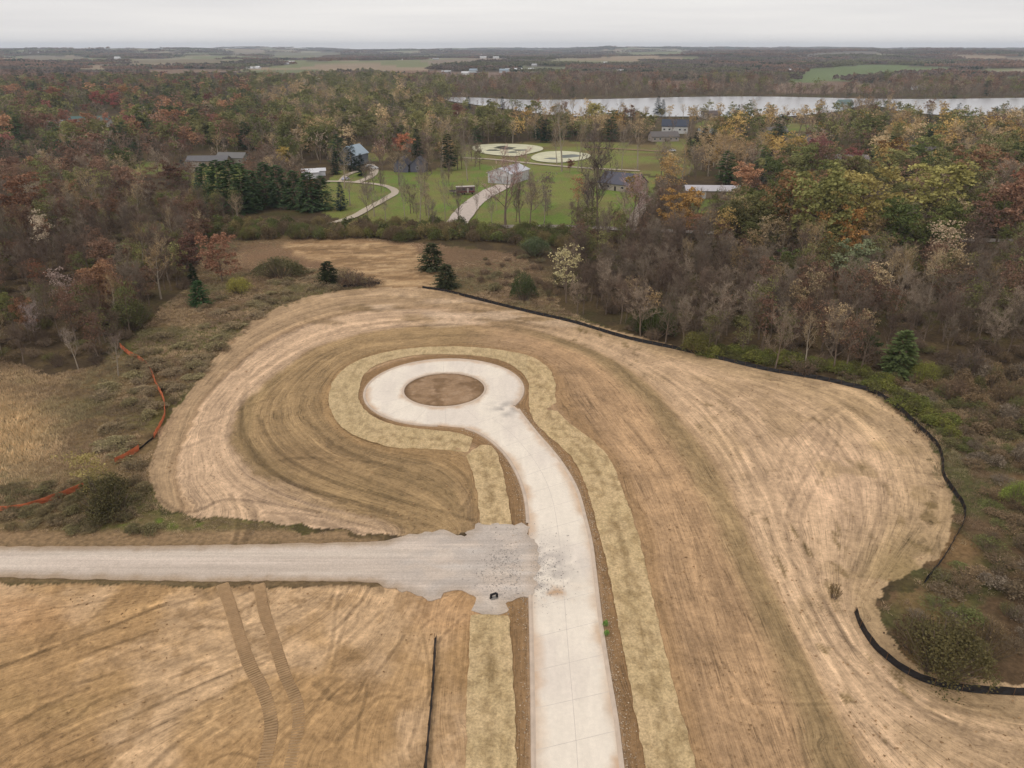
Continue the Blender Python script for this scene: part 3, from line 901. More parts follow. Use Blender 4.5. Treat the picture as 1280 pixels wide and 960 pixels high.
def isle_col(x, y):
    c = np.tile(alb((168, 138, 108)), (len(x), 1))
    c = mixc(c, sst(0.4, 0.65, fbm(x / 2.4, y / 2.4, 4, 111)), alb((140, 112, 84)))
    c = mixc(c, sst(0.55, 0.7, fbm(x / 1.2, y / 1.2, 3, 112)) * 0.6, alb((190, 160, 130)))
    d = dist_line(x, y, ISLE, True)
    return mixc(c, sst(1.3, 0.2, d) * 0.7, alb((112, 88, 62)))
def isle_z(x, y):
    d = np.hypot(x - CC.x, y - CC.y) / R_IN
    return 0.02 + 0.55 * np.clip(1 - d ** 2, 0, 1) + 0.12 * (fbm(x / 1.1, y / 1.1, 3, 113) - 0.5) * (d < 0.97)
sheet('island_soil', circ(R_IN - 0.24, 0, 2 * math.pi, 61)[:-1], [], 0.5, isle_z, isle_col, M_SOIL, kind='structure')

# ------------------------------------------------------------------ gravel road
gr = resample(np.vstack([GRAVEL, GRAVEL[:1]]), 0.5)[:-1]
t = np.roll(gr, -1, 0) - np.roll(gr, 1, 0); t /= np.linalg.norm(t, axis=1)[:, None]
gr = gr + np.c_[-t[:, 1], t[:, 0]] * ((0.7 + 1.6 * (gr[:, 0] > G(500, 700).x)) * (fbm(gr[:, 0] / 1.0, gr[:, 1] / 1.0, 5, 121) - 0.5))[:, None]
def grav_col(x, y):
    px, py, _ = PIX(x, y)
    c = np.tile(alb((224, 207, 191)), (len(x), 1))
    s = fbm(x / 30, y / 0.9, 3, 122)
    c = mixc(c, sst(0.45, 0.6, s) * 0.6, alb((200, 184, 168)))
    c = mixc(c, sst(0.5, 0.62, fbm(x / 40 + 5, y / 1.3, 3, 125)) * 0.5, alb((230, 215, 198)))
    a = sst(450, 560, px)
    c = mixc(c, a * sst(0.35, 0.6, fbm(x / 3, y / 2, 4, 123)) * 0.8, alb((200, 188, 177)))
    c = mixc(c, a * sst(0.52, 0.7, fbm(x / 6, y / 1.5, 4, 124)) * 0.7, alb((218, 207, 196)))
    d = dist_line(x, y, gr, True)
    return mixc(c, sst(1.6, 0.0, d + 0.9 * (fbm(x / 1.2, y / 1.2, 4, 127) - 0.5)) * (1 - a * 0.6) * 0.8, alb((168, 142, 112)))
def grav_z(x, y):
    px, py, _ = PIX(x, y)
    onc = np.clip(1.6 - dist_line(x, y, left_e), 0, 1)
    ins = inpoly(x, y, CONC)
    zz = 0.09 + 0.05 * (fbm(x / 2, y / 0.8, 3, 126) - 0.5) * (1 - onc)
    return np.where(ins, 0.15, zz + onc * 0.06)
sheet('gravel_road', gr, [], 0.6, grav_z, grav_col, M_GRAVEL, skirt=0.2, kind='structure')

# ------------------------------------------------------------------ straw erosion blankets
bl_out = [(870, 960), (860, 920), (845, 870), (832, 815), (819, 762), (810, 720), (803, 690), (795, 660), (785, 630), (773, 600), (766, 580), (750, 560), (727, 540), (707, 526), (697, 512), (694, 495), (694, 480), (690, 468), (683, 458), (670, 449), (655, 443.5), (640, 440), (600, 435), (560, 433.5), (520, 435), (480, 441), (450, 450), (430, 462), (416, 478), (411, 500), (420, 526), (440, 543), (470, 554), (495, 560), (532, 561), (557, 563), (585, 566)]
bl_in = [(592, 548), (570, 541), (540, 538), (510, 534.5), (480, 527.5), (462, 518), (449, 502), (450, 483), (456, 468), (470, 457), (500, 447.5), (530, 443.5), (555, 443), (600, 445.5), (630, 452), (650, 464), (660, 478), (661.5, 495), (662, 510), (668, 527), (680, 540), (695, 553), (711, 568), (720, 580), (728, 598), (735, 615), (741, 635), (748, 665), (755, 690), (762, 720), (772, 778), (782, 825), (790, 875), (800, 920), (807, 960)]
def ragged(P, a=0.5, s=1.1, seed=130):
    P = resample(np.vstack([P, P[:1]]), 0.45)[:-1]
    t = np.roll(P, -1, 0) - np.roll(P, 1, 0); t /= np.linalg.norm(t, axis=1)[:, None]
    return P + np.c_[-t[:, 1], t[:, 0]] * (a * (fbm(P[:, 0] / s, P[:, 1] / s, 3, seed) - 0.5))[:, None]
o_ = smooth(extend(GP(bl_out), 20), 5); i_ = smooth(GP(bl_in), 5); i_ = extend(i_[::-1], 20)[::-1]
BL1 = np.vstack([o_, i_])
BL2 = np.vstack([smooth(GP([(600, 656), (596, 615), (591, 590), (582, 570)]), 5), smooth(GP([(600, 557), (617, 560), (628, 588), (634, 620), (640, 656)]), 5)])
BL3 = np.vstack([extend(GP([(582, 958), (584, 870), (588, 769)]), 20), extend(GP([(646, 958), (643, 870), (636, 769)]), 20)[::-1]])
def straw_col(seamP):
    def f(x, y):
        px, py, _ = PIX(x, y)
        c = np.tile(alb((216, 188, 144)), (len(x), 1))
        c = mixc(c, sst(0.4, 0.65, fbm(x / 3, y / 4, 4, 131)) * 0.55, alb((208, 182, 136)))
        c = mixc(c, sst(0.5, 0.66, fbm(x / 0.7, y / 1.0, 3, 132)) * 0.55, alb((160, 134, 94)))
        if seamP is not None:      # the joint of the two rolls, where soil shows through
            d = dist_line(x, y, seamP)
            c = mixc(c, sst(0.75, 0.15, d) * sst(0.40, 0.62, fbm(x / 0.8, y / 2.0, 4, 133)) * 0.55, alb((138, 114, 78)))
        k = sst(430, 450, px) * 0 + sst(560, 520, py) * (px < 660)
        return mixc(c, k * 0.35, alb((204, 182, 142)))
    return f
def straw_z(x, y): return 0.07 + 0.07 * fbm(x / 1.3, y / 1.3, 3, 134)
def mid_line(a, b, n=120):
    def par(P):
        d = np.r_[0, np.cumsum(np.hypot(*np.diff(P, axis=0).T))]; s = np.linspace(0, d[-1], n)
        return np.c_[np.interp(s, d, P[:, 0]), np.interp(s, d, P[:, 1])]
    return (par(a) + par(b)) / 2
seam1 = mid_line(o_, i_[::-1])
sheet('erosion_blanket', ragged(BL1), [], 0.5, straw_z, straw_col(seam1), M_STRAW, skirt=0.12,
      label='long straw erosion blanket running up the right verge and round the turning circle', cat='erosion blanket', group='straw blankets beside the road')
sheet('erosion_blanket', ragged(BL2), [], 0.5, straw_z, straw_col(GP([(620, 656), (612, 610), (604, 580)])), M_STRAW, skirt=0.12,
      label='short straw erosion blanket left of the road between the circle and the gravel road', cat='erosion blanket', group='straw blankets beside the road')
sheet('erosion_blanket', ragged(BL3), [], 0.5, straw_z, straw_col(GP([(613, 960), (612, 770)])), M_STRAW, skirt=0.12,
      label='straw erosion blanket left of the road in the foreground below the gravel road', cat='erosion blanket', group='straw blankets beside the road')

# ------------------------------------------------------------------ dozer tracks with cleat marks (real relief)
def cleats(pts, wid, name):
    P = resample(smooth(GP(pts), 8), 0.17)
    t = np.gradient(P, axis=0); t /= np.linalg.norm(t, axis=1)[:, None]
    nn = np.c_[-t[:, 1], t[:, 0]]
    vs, fs, cs = [], [], []
    prof = [-1, -0.86, -0.8, 0.8, 0.86, 1]
    for i, (p, q) in enumerate(zip(P, nn)):
        up = (i % 2 == 0)
        cst = (0.15 + 0.75 * float(sst(0.35, 0.6, np.array(i / len(P))))) * (0.4 + 1.0 * float(fbm(np.array([i / 9.0]), np.array([wid * 7]), 2, 145)[0]))
        cst = min(1, cst); endf = min(1.0, i / 14.0)
        wob = 0.05 * math.sin(i * 0.07)
        for j, s in enumerate(prof):
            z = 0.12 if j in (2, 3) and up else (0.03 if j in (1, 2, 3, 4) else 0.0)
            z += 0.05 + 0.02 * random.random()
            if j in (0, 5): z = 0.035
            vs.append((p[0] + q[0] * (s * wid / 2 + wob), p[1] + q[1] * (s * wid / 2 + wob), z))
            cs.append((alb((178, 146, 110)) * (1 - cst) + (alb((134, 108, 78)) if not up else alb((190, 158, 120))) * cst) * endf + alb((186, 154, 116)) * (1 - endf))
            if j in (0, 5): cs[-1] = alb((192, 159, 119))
    k = len(prof)
    for i in range(len(P) - 1):
        for j in range(k - 1):
            fs.append((i * k + j, (i + 1) * k + j, (i + 1) * k + j + 1, i * k + j + 1)[::-1])
    me = bpy.data.meshes.new(name); me.from_pydata(vs, [], fs)
    ca = me.color_attributes.new('Col', 'FLOAT_COLOR', 'POINT')
    fade = 0.82 + 0.3 * fbm(np.array([v[0] for v in vs]) / 1.5, np.array([v[1] for v in vs]) / 1.5, 3, 140)
    cc = np.ones((len(vs), 4), np.float32); cc[:, :3] = np.array(cs) * fade[:, None]
    ca.data.foreach_set('color', cc.ravel())
    me.materials.append(M_SOIL); me.update()
    return mesh_obj(name, me, kind='structure')
cleats([(278, 731), (288, 760), (303, 805), (314, 836), (330, 868), (339, 900), (338, 925), (328, 965)], 1.55, 'track_rut')
cleats([(324, 731), (330, 765), (343, 800), (356, 845), (371, 880), (373, 912), (362, 965)], 1.45, 'track_rut')
trk0 = None

# ------------------------------------------------------------------ clods and stones on the bare soil (nobody could count them)
def geo_scatter(name, pts, rots, scls, idxs, tints, variants, mat_kw):
    """one stuff object: points that carry instances of the variants"""
    me = bpy.data.meshes.new(name)
    me.from_pydata([tuple(p) for p in pts], [], [])
    a = me.attributes.new('idx', 'INT', 'POINT'); a.data.foreach_set('value', np.asarray(idxs, np.int32))
    a = me.attributes.new('rz', 'FLOAT_VECTOR', 'POINT'); a.data.foreach_set('vector', np.asarray(rots, np.float32).ravel())
    a = me.attributes.new('scl', 'FLOAT_VECTOR', 'POINT'); a.data.foreach_set('vector', np.asarray(scls, np.float32).ravel())
    a = me.attributes.new('tint', 'FLOAT_COLOR', 'POINT')
    tt = np.ones((len(pts), 4), np.float32); tt[:, :3] = tints
    a.data.foreach_set('color', tt.ravel())
    o = mesh_obj(name, me, **mat_kw)
    ng = bpy.data.node_groups.new(name + '_nodes', 'GeometryNodeTree')
    ng.interface.new_socket('Geometry', in_out='INPUT', socket_type='NodeSocketGeometry')
    ng.interface.new_socket('Geometry', in_out='OUTPUT', socket_type='NodeSocketGeometry')
    gi = N(ng, 'NodeGroupInput'); go = N(ng, 'NodeGroupOutput'); jn = N(ng, 'GeometryNodeJoinGeometry')
    def attr(nm, ty):
        n_ = N(ng, 'GeometryNodeInputNamedAttribute', data_type=ty); n_.inputs['Name'].default_value = nm
        return n_.outputs['Attribute']
    ai, ar, as_ = attr('idx', 'INT'), attr('rz', 'FLOAT_VECTOR'), attr('scl', 'FLOAT_VECTOR')
    for k, v in enumerate(variants):
        oi = N(ng, 'GeometryNodeObjectInfo'); oi.inputs['Object'].default_value = v; oi.inputs['As Instance'].default_value = True
        cm = N(ng, 'FunctionNodeCompare', data_type='INT', operation='EQUAL')
        ng.links.new(ai, cm.inputs[2]); cm.inputs[3].default_value = k
        ip = N(ng, 'GeometryNodeInstanceOnPoints')
        ng.links.new(gi.outputs[0], ip.inputs['Points'])
        ng.links.new(cm.outputs[0], ip.inputs['Selection'])
        ng.links.new(oi.outputs['Geometry'], ip.inputs['Instance'])
        ng.links.new(ar, ip.inputs['Rotation'])
        ng.links.new(as_, ip.inputs['Scale'])
        ng.links.new(ip.outputs[0], jn.inputs[0])
    ng.links.new(jn.outputs[0], go.inputs[0])
    md = o.modifiers.new('scatter', 'NODES'); md.node_group = ng
    return o
def variant(name, mb, mats):
    return bpy.data.objects.new(name, mb if isinstance(mb, bpy.types.Mesh) else mb.mesh(name, mats))

def tint_mat(name, tr=0.15, isl=0.45, nsc=0.35, base=None):
    m, t, b = newmat(name)
    at = N(t, 'ShaderNodeAttribute', attribute_type='INSTANCER', attribute_name='tint')
    geo = N(t, 'ShaderNodeNewGeometry')
    co = N(t, 'ShaderNodeTexCoord').outputs['Object']
    n = mnoise(t, co, nsc, 3)
    r1 = mremap(t, geo.outputs['Random Per Island'], 0, 1, 1 - isl, 1 + isl)
    r2 = mremap(t, n, 0.3, 0.7, 0.72, 1.28)
    k = mmath(t, 'MULTIPLY', r1, r2)
    col = mscale(t, at.outputs['Color'], k)
    t.nodes.remove(b)
    df = N(t, 'ShaderNodeBsdfDiffuse'); t.links.new(col, df.inputs['Color'])
    out = [n_ for n_ in t.nodes if n_.type == 'OUTPUT_MATERIAL'][0]
    if tr:
        tl = N(t, 'ShaderNodeBsdfTranslucent'); t.links.new(col, tl.inputs['Color'])
        mx = N(t, 'ShaderNodeMixShader'); mx.inputs[0].default_value = tr
        t.links.new(df.outputs[0], mx.inputs[1]); t.links.new(tl.outputs[0], mx.inputs[2])
        t.links.new(mx.outputs[0], out.inputs['Surface'])
    else:
        t.links.new(df.outputs[0], out.inputs['Surface'])
    return m
M_LEAF = tint_mat('foliage', 0.15, 0.30)
M_TWIG = tint_mat('twigs', 0.0, 0.35, 0.25)
M_BARK = plain('bark', (128, 112, 98), 0.95, 0.25, 2.0)
M_BARKP = plain('pale_bark', (168, 155, 138), 0.95, 0.25, 2.0)
M_CLOD = tint_mat('clod', 0.0, 0.2)

def rock_mb(seed):
    r_ = random.Random(seed); mb = MB()
    vs = [Vector((r_.uniform(-.5, .5), r_.uniform(-.5, .5), r_.uniform(0, .45))) for _ in range(9)]
    bm = bmesh.new()
    for v in vs: bm.verts.new(v)
    bmesh.ops.convex_hull(bm, input=bm.verts)
    bm.verts.index_update()
    mb.add([v.co[:] for v in bm.verts], [tuple(x.index for x in f.verts) for f in bm.faces])
    bm.free(); return mb
CLODS = [variant('clod', rock_mb(i), M_CLOD) for i in range(4)]
nC = 20000
rr_ = 38 + 150 * rng.random(nC) ** 1.3; aa_ = rng.uniform(-0.8, 0.8, nC)
cx_, cy_ = rr_ * np.sin(aa_), rr_ * np.cos(aa_)
ok = inpoly(cx_, cy_, SITE) & ~inpoly(cx_, cy_, CONC) & ~inpoly(cx_, cy_, GRAVEL) & ~inpoly(cx_, cy_, BL1) & ~inpoly(cx_, cy_, BL3) & ~inpoly(cx_, cy_, BL2)
ok &= rng.random(nC) < sst(0.35, 0.75, fbm(cx_ / 6, cy_ / 6, 3, 151)) + 0.12
cx_, cy_ = cx_[ok], cy_[ok]; n_ = len(cx_)
sz = 0.09 + 0.26 * rng.random(n_) ** 3
geo_scatter('clods', np.c_[cx_, cy_, np.full(n_, 0.02)], np.c_[np.zeros(n_), np.zeros(n_), rng.uniform(0, 6.28, n_)],
            np.c_[sz, sz, sz], rng.integers(0, 4, n_), alb((170, 138, 102)) * rng.uniform(0.65, 1.2, (n_, 1)), CLODS,
            dict(kind='stuff', label='loose clods of earth strewn over the graded soil', cat='soil clods'))

sx_, sy_, st_ = [], [], []
for P_, sd_, n0 in ((right_e, 1, 2600), (left_e, -1, 1200)):
    Q = resample(P_[P_[:, 1] > 40], 0.5); t = np.gradient(Q, axis=0); t /= np.linalg.norm(t, axis=1)[:, None]
    i0 = rng.integers(0, len(Q), n0); off = np.abs(rng.normal(0, 0.7, n0)) + 0.3
    q = Q[i0] + np.c_[t[i0, 1], -t[i0, 0]] * (off * sd_)[:, None] + rng.normal(0, .2, (n0, 2))
    sx_.append(q[:, 0]); sy_.append(q[:, 1]); st_.append(alb((206, 184, 158)) * rng.uniform(0.7, 1.15, (n0, 1)))
n0 = 5200
pp = rng.uniform(0, 1, n0); gxx = rng.uniform(560, 735, n0); gyy = 712 + rng.normal(0, 22, n0)
kk = rng.random(n0) < np.exp(-(np.maximum(gxx - 668, 0) / 30) ** 2 - (np.maximum(640 - gxx, 0) / 35) ** 2)
g_ = np.array([[G(a, b).x, G(a, b).y] for a, b in zip(gxx[kk], gyy[kk])])
sx_.append(g_[:, 0]); sy_.append(g_[:, 1]); st_.append(alb((186, 178, 170)) * rng.uniform(0.6, 1.15, (kk.sum(), 1)))
sx_, sy_, st_ = np.concatenate(sx_), np.concatenate(sy_), np.vstack(st_)
zz_ = np.where(inpoly(sx_, sy_, CONC), 0.10, np.where(inpoly(sx_, sy_, gr), 0.08, 0.0))
ss_ = 0.06 + 0.16 * rng.random(len(sx_)) ** 3
geo_scatter('loose_stones', np.c_[sx_, sy_, zz_], np.c_[0 * sx_, 0 * sx_, rng.uniform(0, 6.28, len(sx_))], np.c_[ss_, ss_, ss_], rng.integers(0, 4, len(sx_)), st_, CLODS,
            dict(kind='stuff', label='loose stones along the kerbs and spilled from the gravel road', cat='stones'))

# ------------------------------------------------------------------ trees
def rdir(r_, up=0.0):
    a = r_.uniform(0, 2 * math.pi); z = r_.uniform(-0.6, 1)
    s = math.sqrt(max(0, 1 - z * z))
    return Vector((s * math.cos(a), s * math.sin(a), z + up)).normalized()
def skeleton(seed, H=12.0, spread=0.36, low=0.25, limbs=11, subs=6, upward=0.9, vase=False):
    r_ = random.Random(seed)
    tr = MB(); ends = []
    p = Vector((0, 0, -0.3)); d = Vector((r_.uniform(-.05, .05), r_.uniform(-.05, .05), 1)).normalized()
    segs = [(p.copy(), 0.018 * H)]
    nseg = 6
    for k in range(nseg):
        d = (d + Vector((r_.uniform(-.09, .09), r_.uniform(-.09, .09), 0.08))).normalized()
        p = p + d * (H * 0.9 / nseg)
        segs.append((p.copy(), 0.018 * H * (1 - (k + 1) / (nseg + 0.6))))
    for (a, ra), (b, rb) in zip(segs, segs[1:]):
        tr.tube(a, b, ra, rb, 5)
    for k in range(limbs):
        h = low + (0.88 - low) * (k + r_.random() * 0.6) / limbs
        f = h / 0.9 * nseg; i = min(int(f), nseg - 1); q = segs[i][0].lerp(segs[i + 1][0], f - i)
        a = k * 2.4 + r_.uniform(-.5, .5)
        up = upward * r_.uniform(0.6, 1.2) + (0.5 if vase else 0)
        d = Vector((math.cos(a), math.sin(a), up)).normalized()
        L_ = H * spread * (1.15 - 0.7 * abs(h - 0.45)) * r_.uniform(0.8, 1.2)
        rad = 0.007 * H * (1.15 - h)
        pts = [q.copy()]
        for j in range(3):
            d = (d + Vector((r_.uniform(-.2, .2), r_.uniform(-.2, .2), 0.18))).normalized()
            pts.append(pts[-1] + d * L_ / 3)
        for j in range(3):
            tr.tube(pts[j], pts[j + 1], rad * (1 - j / 3.3), rad * (1 - (j + 1) / 3.3), 3)
        for s in range(subs):
            u = 0.25 + 0.75 * (s + r_.random() * 0.5) / subs
            j = min(int(u * 3), 2); q2 = pts[j].lerp(pts[j + 1], u * 3 - j)
            sd_ = (d * 0.7 + rdir(r_, 0.25) * 0.9).normalized()
            e = q2 + sd_ * H * r_.uniform(0.08, 0.15)
            tr.tube(q2, e, rad * 0.4, rad * 0.15, 3)
            ends.append((q2, e, sd_))
    top = segs[-1][0]
    for s in range(subs):
        sd_ = rdir(r_, 0.8)
        e = top + sd_ * H * 0.08
        ends.append((segs[-2][0].lerp(top, 0.5), e, sd_))
    return tr, ends, r_
def sliver(mb, p, d, L_, w_, r_):
    s = d.cross(rdir(r_)).normalized() * w_ * 0.5
    b = len(mb.v)
    mb.v += [tuple(p - s), tuple(p + s), tuple(p + d * L_)]
    mb.f.append((b, b + 1, b + 2)); mb.m.append(0)
def leafq(mb, p, s, r_, fl=1.0):
    n_ = rdir(r_, 0.35); a = n_.cross(rdir(r_)).normalized() * s; b_ = n_.cross(a).normalized() * s * r_.uniform(0.5, 1) * fl
    b = len(mb.v)
    mb.v += [tuple(p - a * .5 - b_ * .4), tuple(p + a * .4 - b_ * .5), tuple(p + a * .5 + b_ * .5), tuple(p - a * .3 + b_ * .5)]
    mb.f.append((b, b + 1, b + 2, b + 3)); mb.m.append(0)
def bare(seed, dens=1.0, H=12.0, w_=0.055, tw=8, tl=3, **kw):
    tr, ends, r_ = skeleton(seed, H, **kw)
    cr = MB()
    for q, e, d in ends:
        for k in range(int(tw * dens)):
            u = r_.random(); p = q.lerp(e, u)
            dd = (d * 0.8 + rdir(r_, 0.3)).normalized(); L_ = H * r_.uniform(0.05, 0.11)
            sliver(cr, p, dd, L_, w_, r_)
            for j in range(tl):
                sliver(cr, p + dd * L_ * r_.uniform(0.2, 0.9), (dd * 0.7 + rdir(r_, 0.2)).normalized(), L_ * r_.uniform(0.4, 0.8), w_ * 0.75, r_)
    return tr, cr
def leafy(seed, H=12.0, leaf=0.31, per=34, clump=0.085, fill=1.0, **kw):
    kw.setdefault('spread', 0.34); kw.setdefault('low', 0.22)
    tr, ends, r_ = skeleton(seed, H, subs=5, **kw)
    cr = MB()
    for q, e, d in ends:
        if r_.random() > fill: continue
        c0 = e + Vector((r_.gauss(0, .3), r_.gauss(0, .3), r_.gauss(0, .2)))
        rad = H * clump * r_.uniform(0.6, 1.3)
        for k in range(int(per * r_.uniform(0.6, 1.3))):
            v = rdir(r_, 0.15) * rad * (0.45 + 0.6 * r_.random())
            v.z *= 0.75
            leafq(cr, c0 + v, leaf * r_.uniform(0.7, 1.4), r_)
    return tr, cr
def conifer(seed, H=12.0, wid=0.24, levels=22, per=11, base=0.08, dens=5, tip=0.6, nw=0.38):
    r_ = random.Random(seed); tr, cr = MB(), MB()
    tr.tube((0, 0, -0.3), (0, 0, H * 0.5), 0.02 * H, 0.012 * H, 5); tr.tube((0, 0, H * 0.5), (0, 0, H * 0.97), 0.012 * H, 0.002 * H, 4)
    for l in range(levels):
        u = l / (levels - 1); z = H * (base + (0.97 - base) * u)
        rad = H * wid * ((1 - u) ** tip * 0.95 + 0.03) * r_.uniform(0.82, 1.15) * min(1, 0.62 + u * 3)
        for k in range(max(4, int(per * (1 - 0.5 * u)))):
            a = r_.uniform(0, 6.283); L_ = rad * r_.uniform(0.75, 1.15)
            d = Vector((math.cos(a), math.sin(a), 0.15 - 0.4 * (1 - u))).normalized()
            for j in range(dens):
                f = 0.25 + 0.75 * (j + r_.random()) / dens
                p = Vector((0, 0, z)) + d * L_ * f + Vector((0, 0, r_.uniform(-.1, .1) * H * 0.03))
                s = nw * H / 12 * r_.uniform(0.7, 1.3) * (1.15 - 0.4 * f)
                side = Vector((-d.y, d.x, 0)) * s
                b = len(cr.v); out = d * s * 1.7 + Vector((0, 0, r_.uniform(-.25, .15) * s))
                tw_ = Vector((0, 0, r_.uniform(-.4, .4) * s))
                cr.v += [tuple(p - side + tw_), tuple(p + side - tw_), tuple(p + out)]
                cr.f.append((b, b + 1, b + 2)); cr.m.append(0)
    return tr, cr
def shrub(seed, H=2.0, wid=1.3, stems=26, leafn=170, leaf=0.22, tw=7, sw=0.045):
    r_ = random.Random(seed); st, cr = MB(), MB()
    for k in range(stems):
        a = r_.uniform(0, 6.283); rad = wid * math.sqrt(r_.random())
        b0 = Vector((math.cos(a) * rad * 0.35, math.sin(a) * rad * 0.35, -0.05))
        e = Vector((math.cos(a) * rad, math.sin(a) * rad, H * (1 - 0.45 * (rad / wid) ** 2) * r_.uniform(0.7, 1.05)))
        st.tube(b0, e, 0.03, 0.01, 3)
        for j in range(tw):
            sliver(cr, b0.lerp(e, r_.uniform(0.3, 1)), ((e - b0).normalized() * 0.7 + rdir(r_, .3)).normalized(), H * r_.uniform(.15, .36), sw, r_)
    lf = MB()
    cl = [(r_.uniform(0, 6.283), wid * math.sqrt(r_.random()) * 0.9, r_.uniform(0.75, 1.15)) for _ in range(14)]
    for k in range(leafn):
        a0, rd0, hk = cl[r_.randrange(14)]
        qx = math.cos(a0) * rd0 + r_.gauss(0, wid * 0.17); qy = math.sin(a0) * rd0 + r_.gauss(0, wid * 0.17)
        a = math.atan2(qy, qx); rad = min(math.hypot(qx, qy), wid * 1.2)
        z = H * hk * (1 - 0.5 * (rad / wid) ** 2) * (0.25 + 0.75 * r_.random() ** 0.5)
        leafq(lf, Vector((math.cos(a) * rad, math.sin(a) * rad, z)), leaf * r_.uniform(0.7, 1.5), r_)
    return st, cr, lf
def tuft(seed, h=0.9, n=46, sp=0.75, w_=0.07):
    r_ = random.Random(seed); mb = MB()
    for k in range(n):
        p = Vector((r_.gauss(0, sp * .5), r_.gauss(0, sp * .5), -0.05))
        sliver(mb, p, Vector((r_.gauss(0, .35), r_.gauss(0, .35), 1)).normalized(), h * r_.uniform(0.5, 1.15), w_, r_)
    return mb

def merge(a, b):
    m = MB(); m.add(a.v, a.f, 0); m.add(b.v, b.f, 1); return m
# kinds: list of (trunk mesh, crown mesh) pairs of unit trees 12 m high, and joined versions for the masses
KINDS = {}
def kind(nm, pairs, mats):
    ms = []
    for i, (tr, cr) in enumerate(pairs):
        ms.append((tr.mesh(nm + '_trunk', mats[0]), cr.mesh(nm + '_crown', mats[1])))
    KINDS[nm] = dict(parts=ms, joined=[variant(nm + '_joined', merge(tr, cr), mats) for tr, cr in pairs])
kind('bare', [bare(100 + i, 1.0, spread=0.30 + 0.03 * (i % 4), low=0.2 + 0.04 * (i % 3), vase=(i % 3 == 1)) for i in range(7)], [M_BARK, M_TWIG])
kind('sparse', [bare(140 + i, 0.55, w_=0.05, low=0.32, spread=0.26, limbs=10, upward=1.3) for i in range(4)], [M_BARKP, M_TWIG])
kind('leafy', [leafy(200 + i, per=50, spread=0.30 + 0.04 * (i % 3), upward=[0.7, 0.9, 0.55][i % 3]) for i in range(6)], [M_BARK, M_LEAF])
kind('bushy', [leafy(260 + i, per=60, spread=0.42, low=0.04, upward=0.6, limbs=13) for i in range(3)], [M_BARK, M_LEAF])
kind('thin', [leafy(240 + i, per=22, leaf=0.26, clump=0.095, fill=0.85, spread=0.29, upward=1.1) for i in range(5)], [M_BARK, M_LEAF])
kind('spruce', [conifer(300 + i, wid=0.29, tip=0.85, per=14, nw=0.44) for i in range(3)], [M_BARK, M_LEAF])
kind('pine', [conifer(320 + i, wid=0.30, tip=0.5, levels=18, per=12, base=0.14, nw=0.5) for i in range(3)], [M_BARK, M_LEAF])
kind('cedar', [conifer(340 + i, wid=0.40, tip=0.46, levels=26, per=18, base=0.02, nw=0.46, dens=6) for i in range(2)], [M_BARK, M_LEAF])
# coarser trees for the far woods
FAR = {}
FAR['bare'] = [variant('far_bare', merge(*bare(400 + i, 1.0, tw=3, tl=1, w_=0.24, limbs=9, subs=4, spread=0.33)), [M_BARK, M_TWIG]) for i in range(4)]
FAR['sparse'] = [variant('far_sparse', merge(*bare(420 + i, 1.0, tw=2, tl=1, w_=0.2, limbs=8, subs=3, upward=1.3, spread=0.27)), [M_BARKP, M_TWIG]) for i in range(2)]
FAR['leafy'] = [variant('far_leafy', merge(*leafy(440 + i, leaf=0.68, per=11, limbs=9, clump=0.09)), [M_BARK, M_LEAF]) for i in range(4)]
FAR['thin'] = [variant('far_thin', merge(*leafy(460 + i, leaf=0.5, per=9, limbs=9, clump=0.1, upward=1.1)), [M_BARK, M_LEAF]) for i in range(3)]
FAR['pine'] = [variant('far_pine', merge(*conifer(480 + i, wid=0.27, levels=10, per=7, dens=3, nw=0.95)), [M_BARK, M_LEAF]) for i in range(2)]
FAR['spruce'] = FAR['pine']
def grove(seed, conif=False):
    r_ = random.Random(seed); mb = MB()
    for k in range(14):
        c0 = Vector((r_.uniform(-24, 24), r_.uniform(-24, 24), 0)); H = r_.uniform(7, 11.5)
        for j in range(34):
            v = rdir(r_, 0.2) * r_.uniform(0.6, 1.05); v = Vector((v.x * H * .30, v.y * H * .30, H * 0.58 + v.z * H * 0.40))
            leafq(mb, c0 + v, r_.uniform(1.6, 2.8), r_)
    return mb
GROVES = [variant('grove', grove(500 + i), [M_LEAF]) for i in range(5)]

# palette (as seen under the grey sky)
K = 1.34
def T(rgb, k=K, s=0.86):
    c = alb(rgb, k); l = float(np.dot(c, (0.3, 0.6, 0.1)))
    return l + (c - l) * s
PAL = dict(
    purple=[(98, 82, 70), (104, 88, 74), (92, 76, 64), (110, 92, 78)],
    grey=[(122, 108, 92), (132, 116, 98), (110, 97, 82)],
    tan=[(150, 128, 92), (160, 138, 102), (142, 118, 80)],
    olive=[(106, 104, 60), (96, 98, 54), (114, 110, 64), (100, 96, 58)],
    green=[(88, 94, 48), (96, 100, 50), (78, 86, 46)],
    gold=[(156, 128, 66), (148, 118, 60), (164, 136, 74)],
    orange=[(146, 98, 54), (138, 92, 50), (154, 106, 58)],
    rust=[(118, 84, 58), (110, 76, 54), (126, 90, 62)],
    red=[(128, 72, 56), (134, 80, 62)],
    ever=[(58, 76, 46), (52, 70, 44), (68, 86, 48)],
)
def pick(r_, key):
    c = np.array(r_.choice(PAL[key]), float) * r_.uniform(0.88, 1.12)
    return T(c, K, 0.66 if key in ('rust', 'orange', 'red') else 0.86)
